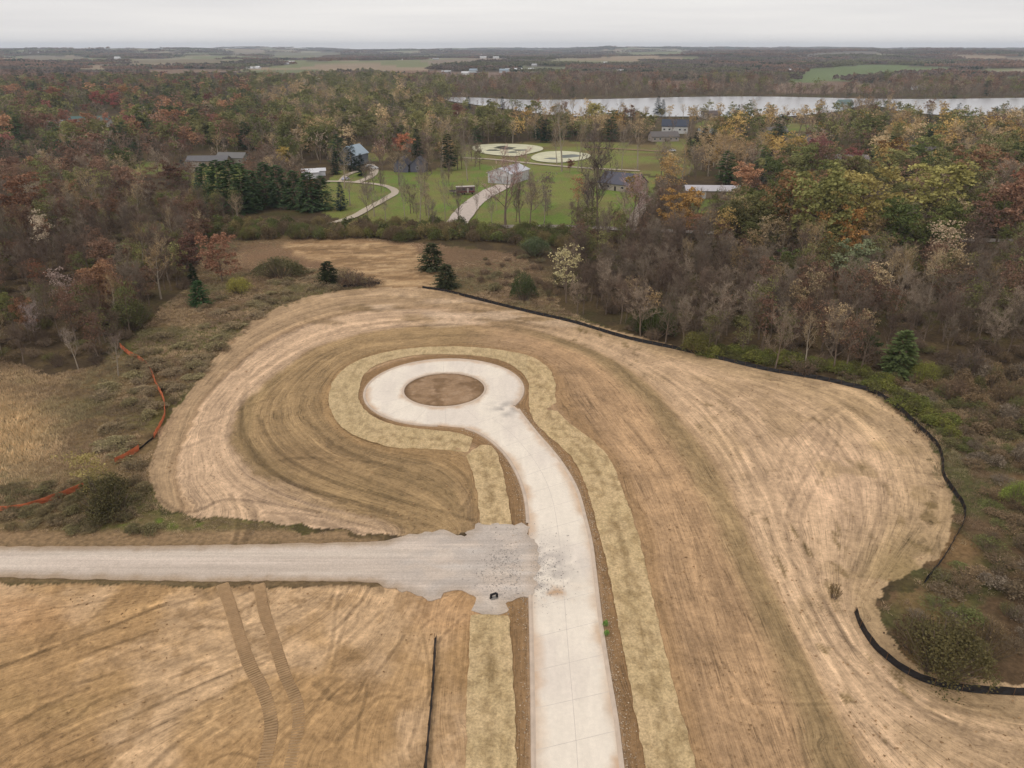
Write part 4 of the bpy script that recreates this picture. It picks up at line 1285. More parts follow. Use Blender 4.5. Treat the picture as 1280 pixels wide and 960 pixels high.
# species mixes: (kind, palette, weight)
MIX = dict(
    leftwood=[('bare', 'purple', 50), ('bare', 'grey', 14), ('thin', 'rust', 9), ('leafy', 'rust', 3), ('thin', 'olive', 9), ('leafy', 'orange', 2), ('sparse', 'tan', 8), ('leafy', 'green', 2)],
    leftmid=[('bare', 'purple', 20), ('thin', 'olive', 26), ('leafy', 'orange', 6), ('thin', 'rust', 9), ('leafy', 'red', 2), ('pine', 'ever', 20), ('leafy', 'olive', 14), ('bare', 'grey', 12)],
    oliveband=[('thin', 'olive', 38), ('leafy', 'olive', 20), ('bare', 'grey', 16), ('sparse', 'tan', 10), ('thin', 'tan', 8), ('pine', 'ever', 3)],
    midright=[('bare', 'grey', 26), ('sparse', 'tan', 20), ('thin', 'gold', 8), ('thin', 'tan', 12), ('leafy', 'olive', 9), ('thin', 'rust', 5), ('pine', 'ever', 8), ('thin', 'olive', 14), ('bare', 'purple', 12)],
    rightwood=[('bare', 'purple', 40), ('bare', 'grey', 22), ('thin', 'tan', 5), ('thin', 'rust', 6), ('thin', 'olive', 11), ('leafy', 'green', 3), ('sparse', 'tan', 6)],
    rightband=[('bare', 'purple', 20), ('leafy', 'orange', 5), ('leafy', 'green', 20), ('thin', 'rust', 8), ('leafy', 'olive', 26), ('thin', 'tan', 8), ('thin', 'gold', 5), ('bare', 'grey', 16)],
    shore=[('bare', 'purple', 40), ('bare', 'grey', 25), ('thin', 'rust', 8), ('thin', 'olive', 12), ('pine', 'ever', 3)],
)
ZONE_TXT = dict(leftwood='in the brown wood left of the meadow', leftmid='in the mixed wood at the far left', oliveband='in the olive woods behind the houses',
                midright='among the trees between the houses and the lake', rightwood='in the bare wood behind the long black silt fence',
                rightband='in the colourful wood edge at the right', shore='near the lake shore')
COLTXT = dict(purple='purple-brown', grey='grey-brown', tan='pale tan', olive='olive', green='dull green', gold='golden', orange='orange', rust='rusty brown', red='dark red', ever='dark green')
KTXT = dict(bare='bare {} tree', sparse='slender {} tree', leafy='full-crowned {} tree', thin='thinly leaved {} tree', pine='{} pine', spruce='{} spruce', cedar='{} cedar', )
NAMES = dict(bare='bare_tree', sparse='slender_tree', leafy='leafy_tree', thin='thinning_tree', pine='pine_tree', spruce='spruce_tree', cedar='cedar_tree', bushy='leafy_tree')

def zone_of(px, py):
    if py < 140 and px > 540: return 'shore'
    if px > 900 and 228 < py < 330: return 'rightband'
    if px > 600 and py >= 240: return 'rightwood'
    if px < 340 and py >= 192: return 'leftwood'
    if px < 330: return 'leftmid'
    if px < 640: return 'oliveband' if py < 215 else 'leftwood'
    return 'midright'

# places that stay clear (pixel boxes of tree feet: x0,y0,x1,y1, keep fraction)
CLEAR = [(-400, 598, 560, 1000, 0), (-400, 560, 30, 700, 0), (238, 190, 318, 236, 0.10), (80, 138, 150, 176, 0.12), (425, 176, 470, 232, 0.05), (370, 205, 412, 246, 0.05), (485, 195, 545, 222, 0.0),
         (600, 196, 680, 262, 0.0), (740, 205, 830, 262, 0.05), (846, 226, 935, 272, 0.12), (812, 148, 862, 182, 0.12), (862, 158, 900, 182, 0.15),
         (1120, 182, 1170, 215, 0.15), (560, 128, 1060, 153, 0.5), (1090, 140, 1330, 157, 0.6), (300, 262, 560, 300, 0.0), (560, 286, 720, 320, 0.0), (560, 165, 580, 200, 0.3), (980, 168, 1010, 190, 0.2),
         (1020, 184, 1080, 215, 0.3), (700, 262, 800, 290, 0.0), (640, 300, 720, 345, 0.12), (520, 300, 700, 420, 0.0)]

def keep_here(px, py, u):
    for x0, y0, x1, y1, k in CLEAR:
        if x0 <= px <= x1 and y0 <= py <= y1 and u > k: return False
    return True

TREES = []      # dicts: x,y,h,kind,tint,label,group,w
def tree(px, py, hpx, kd, rgb, label, wid=1.0, k=K, cat='tree', group=None):
    p = G(px, py)
    TREES.append(dict(x=p.x, y=p.y, h=hpx / scale_at(px, py) * (1.22 if kd in ('leafy', 'bushy') and px > 960 else 1.05), kind=kd, tint=T(rgb, k), label=label, wid=wid, hero=True, cat=cat, group=group))
    TREES[-1]['tint'] = T(rgb, 1.35 if kd in ('leafy', 'thin') else 1.3, 0.62 if rgb[0] > 1.45 * rgb[1] else 0.80)
# singled-out trees
tree(278, 352, 52, 'bushy', (150, 96, 54), 'orange-brown leafy tree standing at the wood edge left of the bare upper patch', 1.1)
tree(237, 342, 42, 'bushy', (108, 76, 62), 'dark red-brown tree just left of the orange-brown tree', 1.3)
tree(243, 356, 26, 'spruce', (46, 58, 38), 'small dark evergreen behind the green cedar in the meadow', 1.2)
tree(251, 381, 30, 'cedar', (58, 84, 44), 'bright green young cedar alone in the meadow below the orange tree', 1.25)
tree(540, 338, 33, 'cedar', (66, 70, 42), 'olive-green cedar on the far rim of the lot, the farther of two', 1.45)
tree(558, 360, 29, 'cedar', (62, 66, 40), 'olive-green cedar on the far rim of the lot, the nearer of two', 1.5)
tree(411, 354, 27, 'cedar', (56, 60, 34), 'rounded cedar at the left end of the brush on the far rim of the lot', 1.45)
tree(708, 378, 62, 'thin', (170, 158, 108), 'pale yellow-green willow-like tree behind the silt fence', 1.1)
tree(1122, 468, 56, 'cedar', (84, 96, 48), 'green bushy conifer beyond the right silt fence', 1.15)
tree(1085, 452, 30, 'leafy', (62, 72, 38), 'low green leafy tree left of the bushy conifer', 1.4)
tree(1028, 332, 88, 'bushy', (122, 120, 58), 'big olive-green tree rising from the right-hand wood', 1.2)
tree(1075, 312, 74, 'bushy', (148, 132, 62), 'wide yellow-olive tree right of the big olive-green tree', 1.3)
tree(1047, 340, 58, 'bushy', (156, 112, 48), 'orange-yellow tree in front of the big olive-green tree', 1.1)
tree(1062, 368, 48, 'leafy', (116, 122, 84), 'pale grey-green round tree below the orange-yellow tree', 1.25)
tree(1170, 348, 60, 'thin', (168, 144, 112), 'pale tan tree with drooping dry leaves in the right-hand wood', 1.5)
tree(1120, 330, 60, 'leafy', (84, 94, 42), 'green tree between the pale tan and the yellow-olive tree', 1.2)
tree(1242, 312, 62, 'leafy', (134, 90, 56), 'rust-red tree near the right edge of the wood', 1.2)
tree(1215, 322, 56, 'thin', (98, 74, 62), 'brown thin tree left of the rust-red tree', 1.3)
tree(980, 312, 70, 'leafy', (132, 98, 58), 'rust-brown tree left of the big olive-green tree', 1.15)
tree(1160, 292, 66, 'leafy', (146, 138, 64), 'yellow-green tree behind the pale tan tree', 1.6)
tree(1270, 290, 60, 'leafy', (138, 80, 42), 'orange-brown tree at the right edge beside the rust-red one', 1.2)
tree(1210, 255, 50, 'leafy', (140, 96, 46), 'orange-brown tree standing behind the right wood edge', 1.4)
tree(1104, 226, 38, 'leafy', (120, 86, 44), 'orange-brown tree below the low house at the right', 1.2)
tree(846, 294, 50, 'bushy', (164, 124, 52), 'broad orange-gold tree right of the dark-roofed house', 1.25)
tree(868, 300, 30, 'thin', (150, 104, 72), 'pinkish-brown thinning tree in front of the orange-gold tree', 1.4)
tree(838, 252, 46, 'thin', (158, 124, 66), 'golden-tan tree left of the long white-roofed shed', 1.4)
tree(794, 262, 36, 'leafy', (128, 104, 40), 'yellow-olive tree in front of the dark-roofed house', 1.1)
tree(905, 222, 48, 'sparse', (170, 138, 92), 'tall golden-tan willow behind the white-roofed shed', 1.7)
tree(930, 224, 44, 'sparse', (172, 136, 90), 'tall golden-tan willow right of the white-roofed shed', 1.5)
tree(955, 240, 40, 'spruce', (62, 78, 70), 'blue-green spruce right of the white-roofed shed', 1.1)
tree(942, 238, 34, 'spruce', (52, 70, 42), 'dark green spruce left of the blue-green spruce', 1.0)
tree(507, 200, 28, 'leafy', (190, 106, 36), 'vivid orange tree behind the twin-gabled dark house', 1.1)
tree(497, 198, 22, 'leafy', (140, 74, 52), 'small dark red tree left of the vivid orange tree', 1.0)
tree(522, 196, 32, 'spruce', (50, 66, 42), 'dark spruce right of the vivid orange tree', 1.2)
tree(478, 214, 36, 'bare', (128, 96, 86), 'pinkish bare tree left of the twin-gabled house', 1.2)
tree(538, 214, 40, 'bare', (112, 92, 84), 'bare brown tree right of the twin-gabled house', 1.5)
tree(561, 213, 42, 'pine', (44, 58, 36), 'tall dark evergreen at the left of the white ponds', 1.0)
tree(572, 212, 34, 'thin', (110, 104, 66), 'olive tree beside the tall dark evergreen', 0.9)
tree(440, 214, 38, 'spruce', (44, 56, 42), 'dark spruce in front of the grey barn, tallest of the pair', 1.1)
tree(452, 220, 26, 'spruce', (42, 54, 40), 'shorter dark spruce right of the tallest one by the barn', 1.1)
tree(420, 218, 26, 'spruce', (42, 58, 40), 'small dark spruce left of the barn spruces', 1.1)
tree(427, 263, 33, 'spruce', (52, 66, 58), 'blue-grey spruce at the bend of the pale driveway', 1.05)
for i, (a, b, h) in enumerate([(262, 258, 50), (278, 262, 58), (293, 264, 60), (306, 266, 58), (318, 262, 46)]):
    tree(a, b, h, 'cedar', (66, 86, 46), 'rounded dark evergreen in the clump before the low grey house, %s' % ['leftmost', 'second from the left', 'middle', 'second from the right', 'rightmost'][i], 0.95)
for i, (a, b, h) in enumerate([(334, 252, 46), (350, 258, 48), (370, 260, 44), (388, 264, 46), (404, 262, 40)]):
    tree(a, b, h, 'cedar', (68, 88, 50), 'rounded dark evergreen in the row left of the driveway, %s' % ['leftmost', 'second from the left', 'middle', 'second from the right', 'rightmost'][i], 1.1)
for i, (a, b, h) in enumerate([(215, 236, 28), (232, 232, 30), (250, 238, 26)]):
    tree(a, b, h, 'spruce', (60, 74, 72), 'blue-green spruce in the garden left of the pines, %s' % ['leftmost', 'middle', 'rightmost'][i], 1.2)
for i, (a, b, h) in enumerate([(868, 200, 32), (878, 203, 40), (888, 202, 34), (860, 196, 24)]):
    tree(a, b, h, 'spruce', (40, 52, 40), 'dark spruce in the clump right of the small lawn, %s' % ['second from the left', 'tallest', 'rightmost', 'leftmost'][i], 1.25)
for i, (a, b, h) in enumerate([(676, 178, 28), (683, 178, 26)]):
    tree(a, b, h, 'pine', (40, 64, 40), 'dark green pine just behind the white ponds, %s of the pair' % ['left', 'right'][i], 1.3)
for i, (a, b, h) in enumerate([(822, 142, 20), (828, 143, 17), (586, 136, 14), (628, 137, 15)]):
    tree(a, b, h, 'spruce', (44, 58, 48), ['taller dark spruce against the lake', 'shorter dark spruce against the lake', 'small dark evergreen at the left tip of the lake', 'small dark evergreen on the near shore at the lake left end'][i], 1.3)
bare_row = [(507, 282, 62, 0.5), (525, 283, 74, 0.55), (557, 284, 66, 0.5), (573, 287, 48, 0.9), (596, 280, 50, 0.5), (632, 282, 78, 1.25), (650, 280, 50, 1.0), (662, 282, 56, 0.9), (702, 214, 78, 0.9), (722, 212, 52, 0.8),
            (738, 282, 84, 0.95), (746, 283, 100, 0.9), (468, 270, 34, 1.3), (482, 276, 30, 1.2), (540, 288, 32, 1.1), (615, 286, 40, 0.8), (680, 284, 46, 0.9), (789, 290, 62, 1.2), (804, 290, 48, 1.0), (777, 214, 46, 0.8), (797, 212, 56, 1.0)]
bcol = [(120, 108, 96), (126, 112, 96), (118, 106, 92), (110, 98, 84), (122, 110, 96), (160, 128, 118), (126, 108, 96), (128, 112, 100), (138, 118, 92), (140, 120, 92), (102, 88, 80), (98, 86, 80)]
txt = ['tall slim bare tree on the lawn edge left of the row', 'tallest slim bare tree on the left half of the lawn edge', 'slim bare tree left of the parked camper, in the hedgerow', 'dark bare tree where the wide drive meets the hedgerow', 'slim bare tree beside the wide drive', 'pinkish bare spreading tree in front of the white metal building', 'many-stemmed bare tree right of the pinkish tree', 'grey bare tree in the hedge right of the white building', 'tall pale bare tree before the right-hand pond', 'slim pale bare tree right of the pond', 'dark tall bare tree left of the dark-roofed house', 'tallest dark bare tree left of the dark-roofed house', 'small brown bare tree inside the driveway bend', 'small brown bare tree right of the driveway bend', 'low bare tree in the hedgerow under the slim ones', 'thin bare tree at the foot of the wide drive', 'bare grey tree in the hedgerow before the lawn', 'bushy purple bare tree before the gravel yard', 'bare purple tree right of the gravel yard', 'pale bare tree behind the dark-roofed house', 'pale spreading bare tree beyond the dark-roofed house']
for i, (a, b, h, w_) in enumerate(bare_row):
    tree(a, b, h, 'sparse' if i in (0, 1, 2, 4, 8, 9, 12, 13, 15, 16, 19, 20) else 'bare', bcol[i % len(bcol)], txt[i], w_)
tree(722, 262, 36, 'thin', (156, 110, 76), 'orange-brown thinning tree left of the dark tall bare tree', 1.2)
tree(712, 216, 14, 'leafy', (128, 70, 44), 'small rusty tree on the lawn by the ponds', 1.1)
tree(600, 212, 22, 'thin', (104, 92, 70), 'small brown tree on the far lawn left of the white building', 1.2)
tree(120, 625, 62, 'thin', (150, 134, 68), 'yellow-green small tree by the orange fence at the left', 1.25)
tree(98, 462, 50, 'sparse', (150, 134, 120), 'pale bare small tree in the meadow left of the orange fence top', 0.9)
tree(148, 470, 52, 'sparse', (122, 106, 96), 'grey bare sapling beside the top end of the orange fence', 0.9)
tree(45, 430, 46, 'bare', (150, 132, 124), 'pale grey bare tree at the left wood edge', 1.1)
tree(88, 395, 54, 'thin', (150, 128, 116), 'pale pinkish tree inside the left wood', 1.1)
tree(60, 320, 48, 'thin', (176, 156, 128), 'cream-tipped tree inside the left wood', 1.0)
tree(35, 285, 56, 'leafy', (128, 80, 40), 'brown-orange tree near the left edge of the wood', 1.4)
tree(55, 370, 40, 'thin', (128, 74, 36), 'dark orange tree deep in the left wood', 1.1)
tree(8, 400, 30, 'leafy', (112, 108, 46), 'yellow-green tree at the left edge', 1.1)
tree(148, 340, 26, 'leafy', (52, 58, 40), 'dark green tree in the left wood gap', 1.2)
for i, (a, b, h, c_) in enumerate([(30, 130, 22, 0), (62, 128, 20, 1), (88, 120, 18, 0), (110, 132, 20, 1)]):
    pass
for i, (a, b, h, rgb, nm) in enumerate([(124, 138, 20, (160, 72, 52), 'bright red tree left of the teal-roofed house, farther one'), (146, 140, 20, (164, 74, 56), 'bright red tree beyond the teal-roofed house'), (70, 138, 24, (150, 88, 46), 'orange-brown tree left of the teal-roofed house'),
        (172, 128, 16, (168, 110, 56), 'orange tree beyond the bright red trees'), (155, 128, 18, (158, 114, 60), 'gold tree beyond the bright red trees'), (82, 162, 20, (146, 88, 62), 'rusty tree before the teal-roofed house'), (62, 168, 22, (130, 80, 56), 'dark rusty tree before the left houses'),
        (134, 160, 16, (176, 110, 74), 'salmon-coloured tree at the right end of the teal-roofed house'), (185, 160, 18, (160, 146, 50), 'yellow tree right of the teal-roofed house'), (266, 160, 14, (176, 120, 92), 'salmon tree before the dark pines, left of two'), (283, 160, 14, (172, 118, 92), 'salmon tree before the dark pines, right of two'),
        (575, 160, 24, (122, 72, 54), 'rust-brown tree in front of the lake left end'), (742, 170, 34, (152, 140, 66), 'yellow-green tree behind the right pond'), (356, 212, 24, (164, 138, 52), 'golden shrubby tree behind the driveway pines'), (1010, 222, 36, (138, 78, 70), 'dull red tree in the middle of the right-hand houses'), (1065, 226, 28, (146, 74, 64), 'low red tree left of the orange-brown tree by the low house')]):
    tree(a, b, h, 'leafy', rgb, nm, 1.25)
for i, (a, b) in enumerate([(215, 158), (226, 160), (238, 161), (250, 158), (236, 118), (228, 116), (30, 196), (48, 194), (60, 198), (78, 200), (92, 202), (105, 200), (142, 200), (172, 204), (8, 198), (130, 118), (36, 104), (52, 102), (75, 100), (92, 100), (20, 102)]):
    tree(a, b, 24 if b > 150 else 15, 'pine', (60, 80, 54), None, 1.5)
    TREES[-1]['wood'] = True

rl = random.Random(31)
lawn_n = 0
while lawn_n < 46:
    a, b = rl.uniform(430, 860), rl.uniform(186, 284)
    q = G(a, b); X1, Y1 = np.array([q.x]), np.array([q.y])
    if not (inpoly(X1, Y1, LAWN)[0] or inpoly(X1, Y1, PONDLAND)[0]) or inpoly(X1, Y1, POND1)[0] or inpoly(X1, Y1, POND2)[0]: continue
    if 600 < a < 665 and b < 262 or 745 < a < 815 and b < 258: continue
    if 500 < a < 720 and 215 < b < 262 and rl.random() < 0.7: continue
    if min(dist_line(X1, Y1, P, False)[0] - wd for P, wd, c_ in DRIVES) < 0.5: continue
    kd = rl.choice(['sparse', 'sparse', 'bare', 'thin'])
    tree(a, b, rl.uniform(16, 44), kd, [(126, 112, 96), (116, 102, 88), (140, 122, 92), (112, 96, 84)][rl.randrange(4)], None, rl.uniform(0.8, 1.2))
    lawn_n += 1
# random fill ---------------------------------------------------------------------
def grid_pts(r0, r1, sp, amin=-0.80, amax=0.80):
    """jittered points in a sector of the ground"""
    xs = np.arange(-r1 * 0.8, r1 * 0.8, sp); ys = np.arange(r0 * 0.55, r1, sp)
    X, Y = np.meshgrid(xs, ys)
    X = (X + rng.uniform(-.48, .48, X.shape) * sp).ravel(); Y = (Y + rng.uniform(-.48, .48, Y.shape) * sp).ravel()
    r = np.hypot(X, Y); a = np.arctan2(X, Y)
    k = (r > r0) & (r <= r1) & (a > amin) & (a < amax)
    return X[k], Y[k]
def open_ground(x, y):
    m = inpoly(x, y, SITE) | inpoly(x, y, MEADOW) | inpoly(x, y, SCRUB_R) | inpoly(x, y, LAWN) | inpoly(x, y, PONDLAND) | inpoly(x, y, LAKE)
    for P, c_ in FIELDW: m |= inpoly(x, y, P)
    for P in CLEARINGS: m |= inpoly(x, y, P)
    m |= fields_far(x, y)
    for P, wd, c_ in DRIVES: m |= dist_line(x, y, P) < wd * 0.5 + 2.0
    return m
herox = np.array([t_['x'] for t_ in TREES]); heroy = np.array([t_['y'] for t_ in TREES])
heror = np.array([max(2.0, 0.30 * t_['h'] * t_['wid']) * (1.0 if t_['kind'] != 'sparse' else 0.5) for t_ in TREES])
FILL = []
rp = random.Random(99)
for r0, r1, sp in ((90, 340, 5.4), (340, 620, 8.6), (620, 1000, 11.5), (1000, 1750, 15.0)):
    X, Y = grid_pts(r0, r1, sp)
    og = open_ground(X, Y)
    nzn = fbm(X / 30, Y / 30, 3, 171)
    zn = fbm(X / 45, Y / 45, 3, 172)
    PX, PY, DEP = PIX(X, Y)
    for x_, y_, o_g, nn_, px_, py_, z_ in zip(X, Y, og, nzn, PX, PY, zn):
        if o_g or px_ < -260 or px_ > 1540: continue
        u = rp.random()
        if nn_ < 0.36 and rp.random() < 0.7: continue
        if not keep_here(px_, py_, u): continue
        if np.min(((herox - x_) ** 2 + (heroy - y_) ** 2) / heror ** 2) < 1: continue
        z = zone_of(px_ + (z_ - 0.5) * 160, py_ + (nn_ - 0.5) * 40)
        mx_ = MIX[z]
        # patches: the same noise leans a neighbourhood towards one species
        tot = sum(m_[2] for m_ in mx_); q = ((z_ * 2.2 - 0.6) * 0.55 + rp.random() * 0.62) % 1.0 * tot
        for kd, pl_, wt in mx_:
            q -= wt
            if q <= 0: break
        hp = 0.78 + 0.5 * z_; h = hp * {'bare': 11.5, 'sparse': 13, 'leafy': 11.5, 'thin': 11.5, 'pine': 12.5}[kd] * (rp.uniform(0.72, 1.25) if r0 < 340 else rp.uniform(0.55, 1.35))
        if r0 >= 340: h *= 1.12
        if z == 'rightwood': h *= 0.86
        if z == 'leftwood': h *= 0.80
        if 125 < py_ < 164 and px_ > 540: h *= 0.80
        FILL.append(dict(x=x_, y=y_, h=h, kind=kd, tint=pick(rp, pl_) * (1.2 if r0 >= 340 else 0.92), pal=pl_, zone=z, wid=rp.uniform(0.85, 1.25) * (1.22 if r0 >= 340 else 1.0), hero=False, dist=math.hypot(x_, y_)))
print('fill trees', len(FILL))

root_cache = {}
LM = [(278, 340, 'the orange-brown tree by the bare patch'), (251, 378, 'the bright green young cedar'), (708, 370, 'the pale willow-like tree'), (820, 410, 'the dense dark green shrub'),
      (1122, 460, 'the green bushy conifer'), (1028, 300, 'the big olive-green tree'), (1047, 330, 'the orange-yellow tree'), (1062, 360, 'the pale grey-green round tree'), (1170, 335, 'the drooping pale tan tree'),
      (1242, 300, 'the rust-red tree'), (980, 300, 'the rust-brown tree'), (850, 290, 'the broad orange-gold tree'), (889, 240, 'the white-roofed long shed'), (955, 235, 'the blue-green spruce'), (778, 235, 'the dark slate-roofed house'),
      (507, 200, 'the vivid orange tree'), (443, 205, 'the tall barn'), (292, 250, 'the dark evergreen clump'), (370, 250, 'the driveway evergreen row'), (262, 205, 'the low grey-roofed house'), (112, 155, 'the teal-roofed house'),
      (145, 138, 'the bright red trees'), (185, 160, 'the yellow tree'), (640, 188, 'the ponds'), (878, 195, 'the dark spruce clump'), (843, 165, 'the white two-storey house'), (1142, 192, 'the low brown-roofed house'),
      (1055, 205, 'the long low grey-roofed house'), (1010, 215, 'the dull red tree'), (45, 415, 'the pale grey tree at the wood edge'), (88, 385, 'the pale pinkish tree'), (60, 310, 'the cream-tipped tree'), (35, 275, 'the brown-orange tree'),
      (55, 360, 'the dark orange tree'), (165, 400, 'the broad olive meadow shrub'), (198, 330, 'the bright yellow-green shrub'), (540, 330, 'the pair of cedars on the rim'), (411, 350, 'the rounded cedar'), (746, 270, 'the tallest dark bare tree'),
      (632, 270, 'the pinkish tree by the white building'), (1175, 820, 'the big rounded olive shrub'), (1272, 625, 'the yellow-green shrub at the edge'), (1200, 655, 'the fence bulge at the right'), (1100, 495, 'the bend of the long silt fence'),
      (940, 455, 'the middle of the long silt fence'), (180, 470, 'the orange fence'), (120, 610, 'the yellow-green small tree'), (40, 655, 'the lower orange fence end'), (700, 380, 'the far end of the silt fence'), (1240, 480, 'the right scrub'), (10, 230, 'the left edge of the photo'), (1270, 400, 'the right edge of the photo'),
      (130, 240, 'the far left wood clearing'), (800, 340, 'the middle of the bare wood'), (900, 370, 'the thick of the bare wood'), (1180, 410, 'the hollow of the right wood'), (340, 275, 'the left end of the hedgerow'), (600, 300, 'the middle of the hedgerow'), (700, 300, 'the right end of the hedgerow')]
def where(px, py):
    b = min(LM, key=lambda q: (q[0] - px) ** 2 + 2.2 * (q[1] - py) ** 2)
    dx, dy = px - b[0], (py - b[1]) * 1.5
    dd = math.hypot(dx, dy)
    q = 'just ' if dd < 14 else ('' if dd < 28 else ('some way ' if dd < 48 else 'far '))
    if abs(dx) > 2 * abs(dy): rel = q + ('right of ' if dx > 0 else 'left of ')
    elif abs(dy) > 2 * abs(dx): rel = q + ('below ' if dy > 0 else 'behind ')
    else: rel = q + ('below ' if dy > 0 else 'behind ') + 'and ' + ('right of ' if dx > 0 else 'left of ')
    return rel + b[2]
SHORT = (('some way ', ''), ('far ', ''), ('just ', ''), (' on the grass', ''), ('very ', ''), (' at the edge', ''), (' of the photo', ''), (' by the white building', ''), (' at the wood edge', ''), (' on the rim', ''), ('thinly leaved', 'thin'), ('full-crowned', 'full'), ('by the fence ', ''), (' young', ''), (' by the bare patch', ''))
def shorten(lab, m=15):
    for a_, b2 in SHORT:
        if len(lab.replace('-', ' ').split()) <= m: break
        lab = lab.replace(a_, b2)
    return lab
def place_tree(d, i):
    kd = d['kind']; prs = KINDS[kd]['parts']
    tm, cm = prs[i % len(prs)]
    nm = NAMES[kd]
    s = d['h'] / 12.0
    r = empty(nm, (d['x'], d['y'], 0.0), rp.uniform(0, 6.28))
    r.scale = (s * d['wid'], s * d['wid'], s)
    if d['hero'] and d['label'] is None:
        px_, py_, _ = PIX(d['x'], d['y'])
        lab = ('small ' if d['h'] < 8 else 'tall ') + KTXT[kd].format('dark green' if kd == 'pine' else 'brown') + (' ' if d.get('wood') else ' on the grass ') + where(px_, py_); grp = lab
    elif d['hero']:
        lab, grp = d['label'], d.get('group')
    else:
        size = ['small', 'low', 'middling', 'tall', 'very tall'][int(np.clip((d['h'] - 6.5) / 2.2, 0, 4))]
        px_, py_, _ = PIX(d['x'], d['y'])
        lab = size + ' ' + KTXT[kd].format(COLTXT[d['pal']]) + ' ' + where(px_, py_)
        grp = KTXT[kd].format('').replace('  ', ' ').strip() + 's ' + ZONE_TXT[d['zone']] if False else lab
    if len(lab.replace('-', ' ').split()) > 16:
        lab = shorten(lab) if (not d['hero'] or d['label'] is None) else lab
        if not d['hero'] or d['label'] is None: grp = lab
    tag(r, lab, 'tree', grp)
    a = bpy.data.objects.new('trunk', tm); b_ = bpy.data.objects.new('crown', cm)
    for o in (a, b_):
        o.parent = r; o['tint'] = [float(q) for q in d['tint']]; COL.objects.link(o)
    return r
heroes = {}
for d in TREES: heroes.setdefault(d['kind'], []).append(d)
byk = {}
for d in FILL: byk.setdefault(d['kind'], []).append(d)
mass = {}
cnt = 0
LIM = 290
for kd in KINDS:
    hs = heroes.get(kd, [])
    for d in hs:
        place_tree(d, cnt); cnt += 1
    fl_ = sorted(byk.get(kd, []), key=lambda d: d['dist'] / d['h'])
    vis = [d for d in fl_ if -60 < PIX(d['x'], d['y'])[0] < 1340]
    chosen = vis[:max(0, LIM - len(hs))]
    ids = set(id(d) for d in chosen)
    for d in chosen:
        place_tree(d, cnt); cnt += 1
    mass[kd] = [d for d in fl_ if id(d) not in ids]
def rot0(n): return np.c_[np.zeros(n), np.zeros(n), rng.uniform(0, 6.28, n)]
MASSNAME = dict(bare='bare_woodland', sparse='slender_woodland', leafy='leafy_woodland', thin='thinning_woodland', pine='pine_woodland')
MASSTXT = dict(bare='mass of bare brown trees filling the woods out to the lake', sparse='mass of slender pale trees in the farther woods', leafy='mass of leafy olive, orange and rusty trees in the farther woods',
               thin='mass of half-bare autumn trees in the farther woods', pine='mass of dark evergreens in the farther woods')
for kd, ds in mass.items():
    if not ds: continue
    nv, fv = KINDS[kd]['joined'], FAR[kd]
    pts = np.array([[d['x'], d['y'], 0] for d in ds]); n = len(ds)
    pts[:, 2] = hills(pts[:, 0], pts[:, 1])
    near = np.array([d['dist'] < 430 for d in ds])
    idx = np.where(near, rng.integers(0, len(nv), n), len(nv) + rng.integers(0, len(fv), n))
    s = np.array([d['h'] / 12 for d in ds]); w_ = np.array([d['wid'] for d in ds])
    geo_scatter(MASSNAME[kd], pts, rot0(n), np.c_[s * w_, s * w_, s], idx, np.array([d['tint'] for d in ds]), nv + fv,
                dict(kind='stuff', label=MASSTXT[kd], cat='woodland'))

# far groves ------------------------------------------------------------------------
gx, gy, gt, gs = [], [], [], []
for r0, r1, sp in ((1700, 3200, 30), (3200, 6000, 44), (6000, 11500, 85)):
    X, Y = grid_pts(r0, r1, sp)
    og = open_ground(X, Y)
    X, Y = X[~og], Y[~og]
    PX, PY, _ = PIX(X, Y)
    k = (PX > -150) & (PX < 1430) & (rng.random(len(X)) < 0.93)
    X, Y, PX = X[k], Y[k], PX[k]
    v = fbm(X / 260, Y / 200, 3, 181)
    base = np.tile(T((104, 92, 84)), (len(X), 1))
    base = mixc(base, sst(0.52, 0.62, v), T((124, 98, 80)))
    base = mixc(base, sst(0.45, 0.35, v), T((106, 104, 76)))
    base = mixc(base, (rng.random(len(X)) < 0.06).astype(float), T((58, 70, 50)))
    base = base * rng.uniform(0.8, 1.2, (len(X), 1)) * (0.8 + 0.5 * fbm(X / 500, Y / 500, 2, 182))[:, None]
    gx.append(X); gy.append(Y); gt.append(base); gs.append(np.full(len(X), 1.0 if sp < 80 else 1.5) * rng.uniform(0.8, 1.2, len(X)))
gx, gy, gt, gs = np.concatenate(gx), np.concatenate(gy), np.vstack(gt), np.concatenate(gs)
n = len(gx); print('groves', n)
geo_scatter('distant_woods', np.c_[gx, gy, hills(gx, gy) - 0.5], rot0(n), np.c_[gs, gs, gs * rng.uniform(0.8, 1.1, n)], rng.integers(0, len(GROVES), n), gt, GROVES,
            dict(kind='stuff', label='hazy brown woods covering the hills out to the horizon', cat='woodland'))
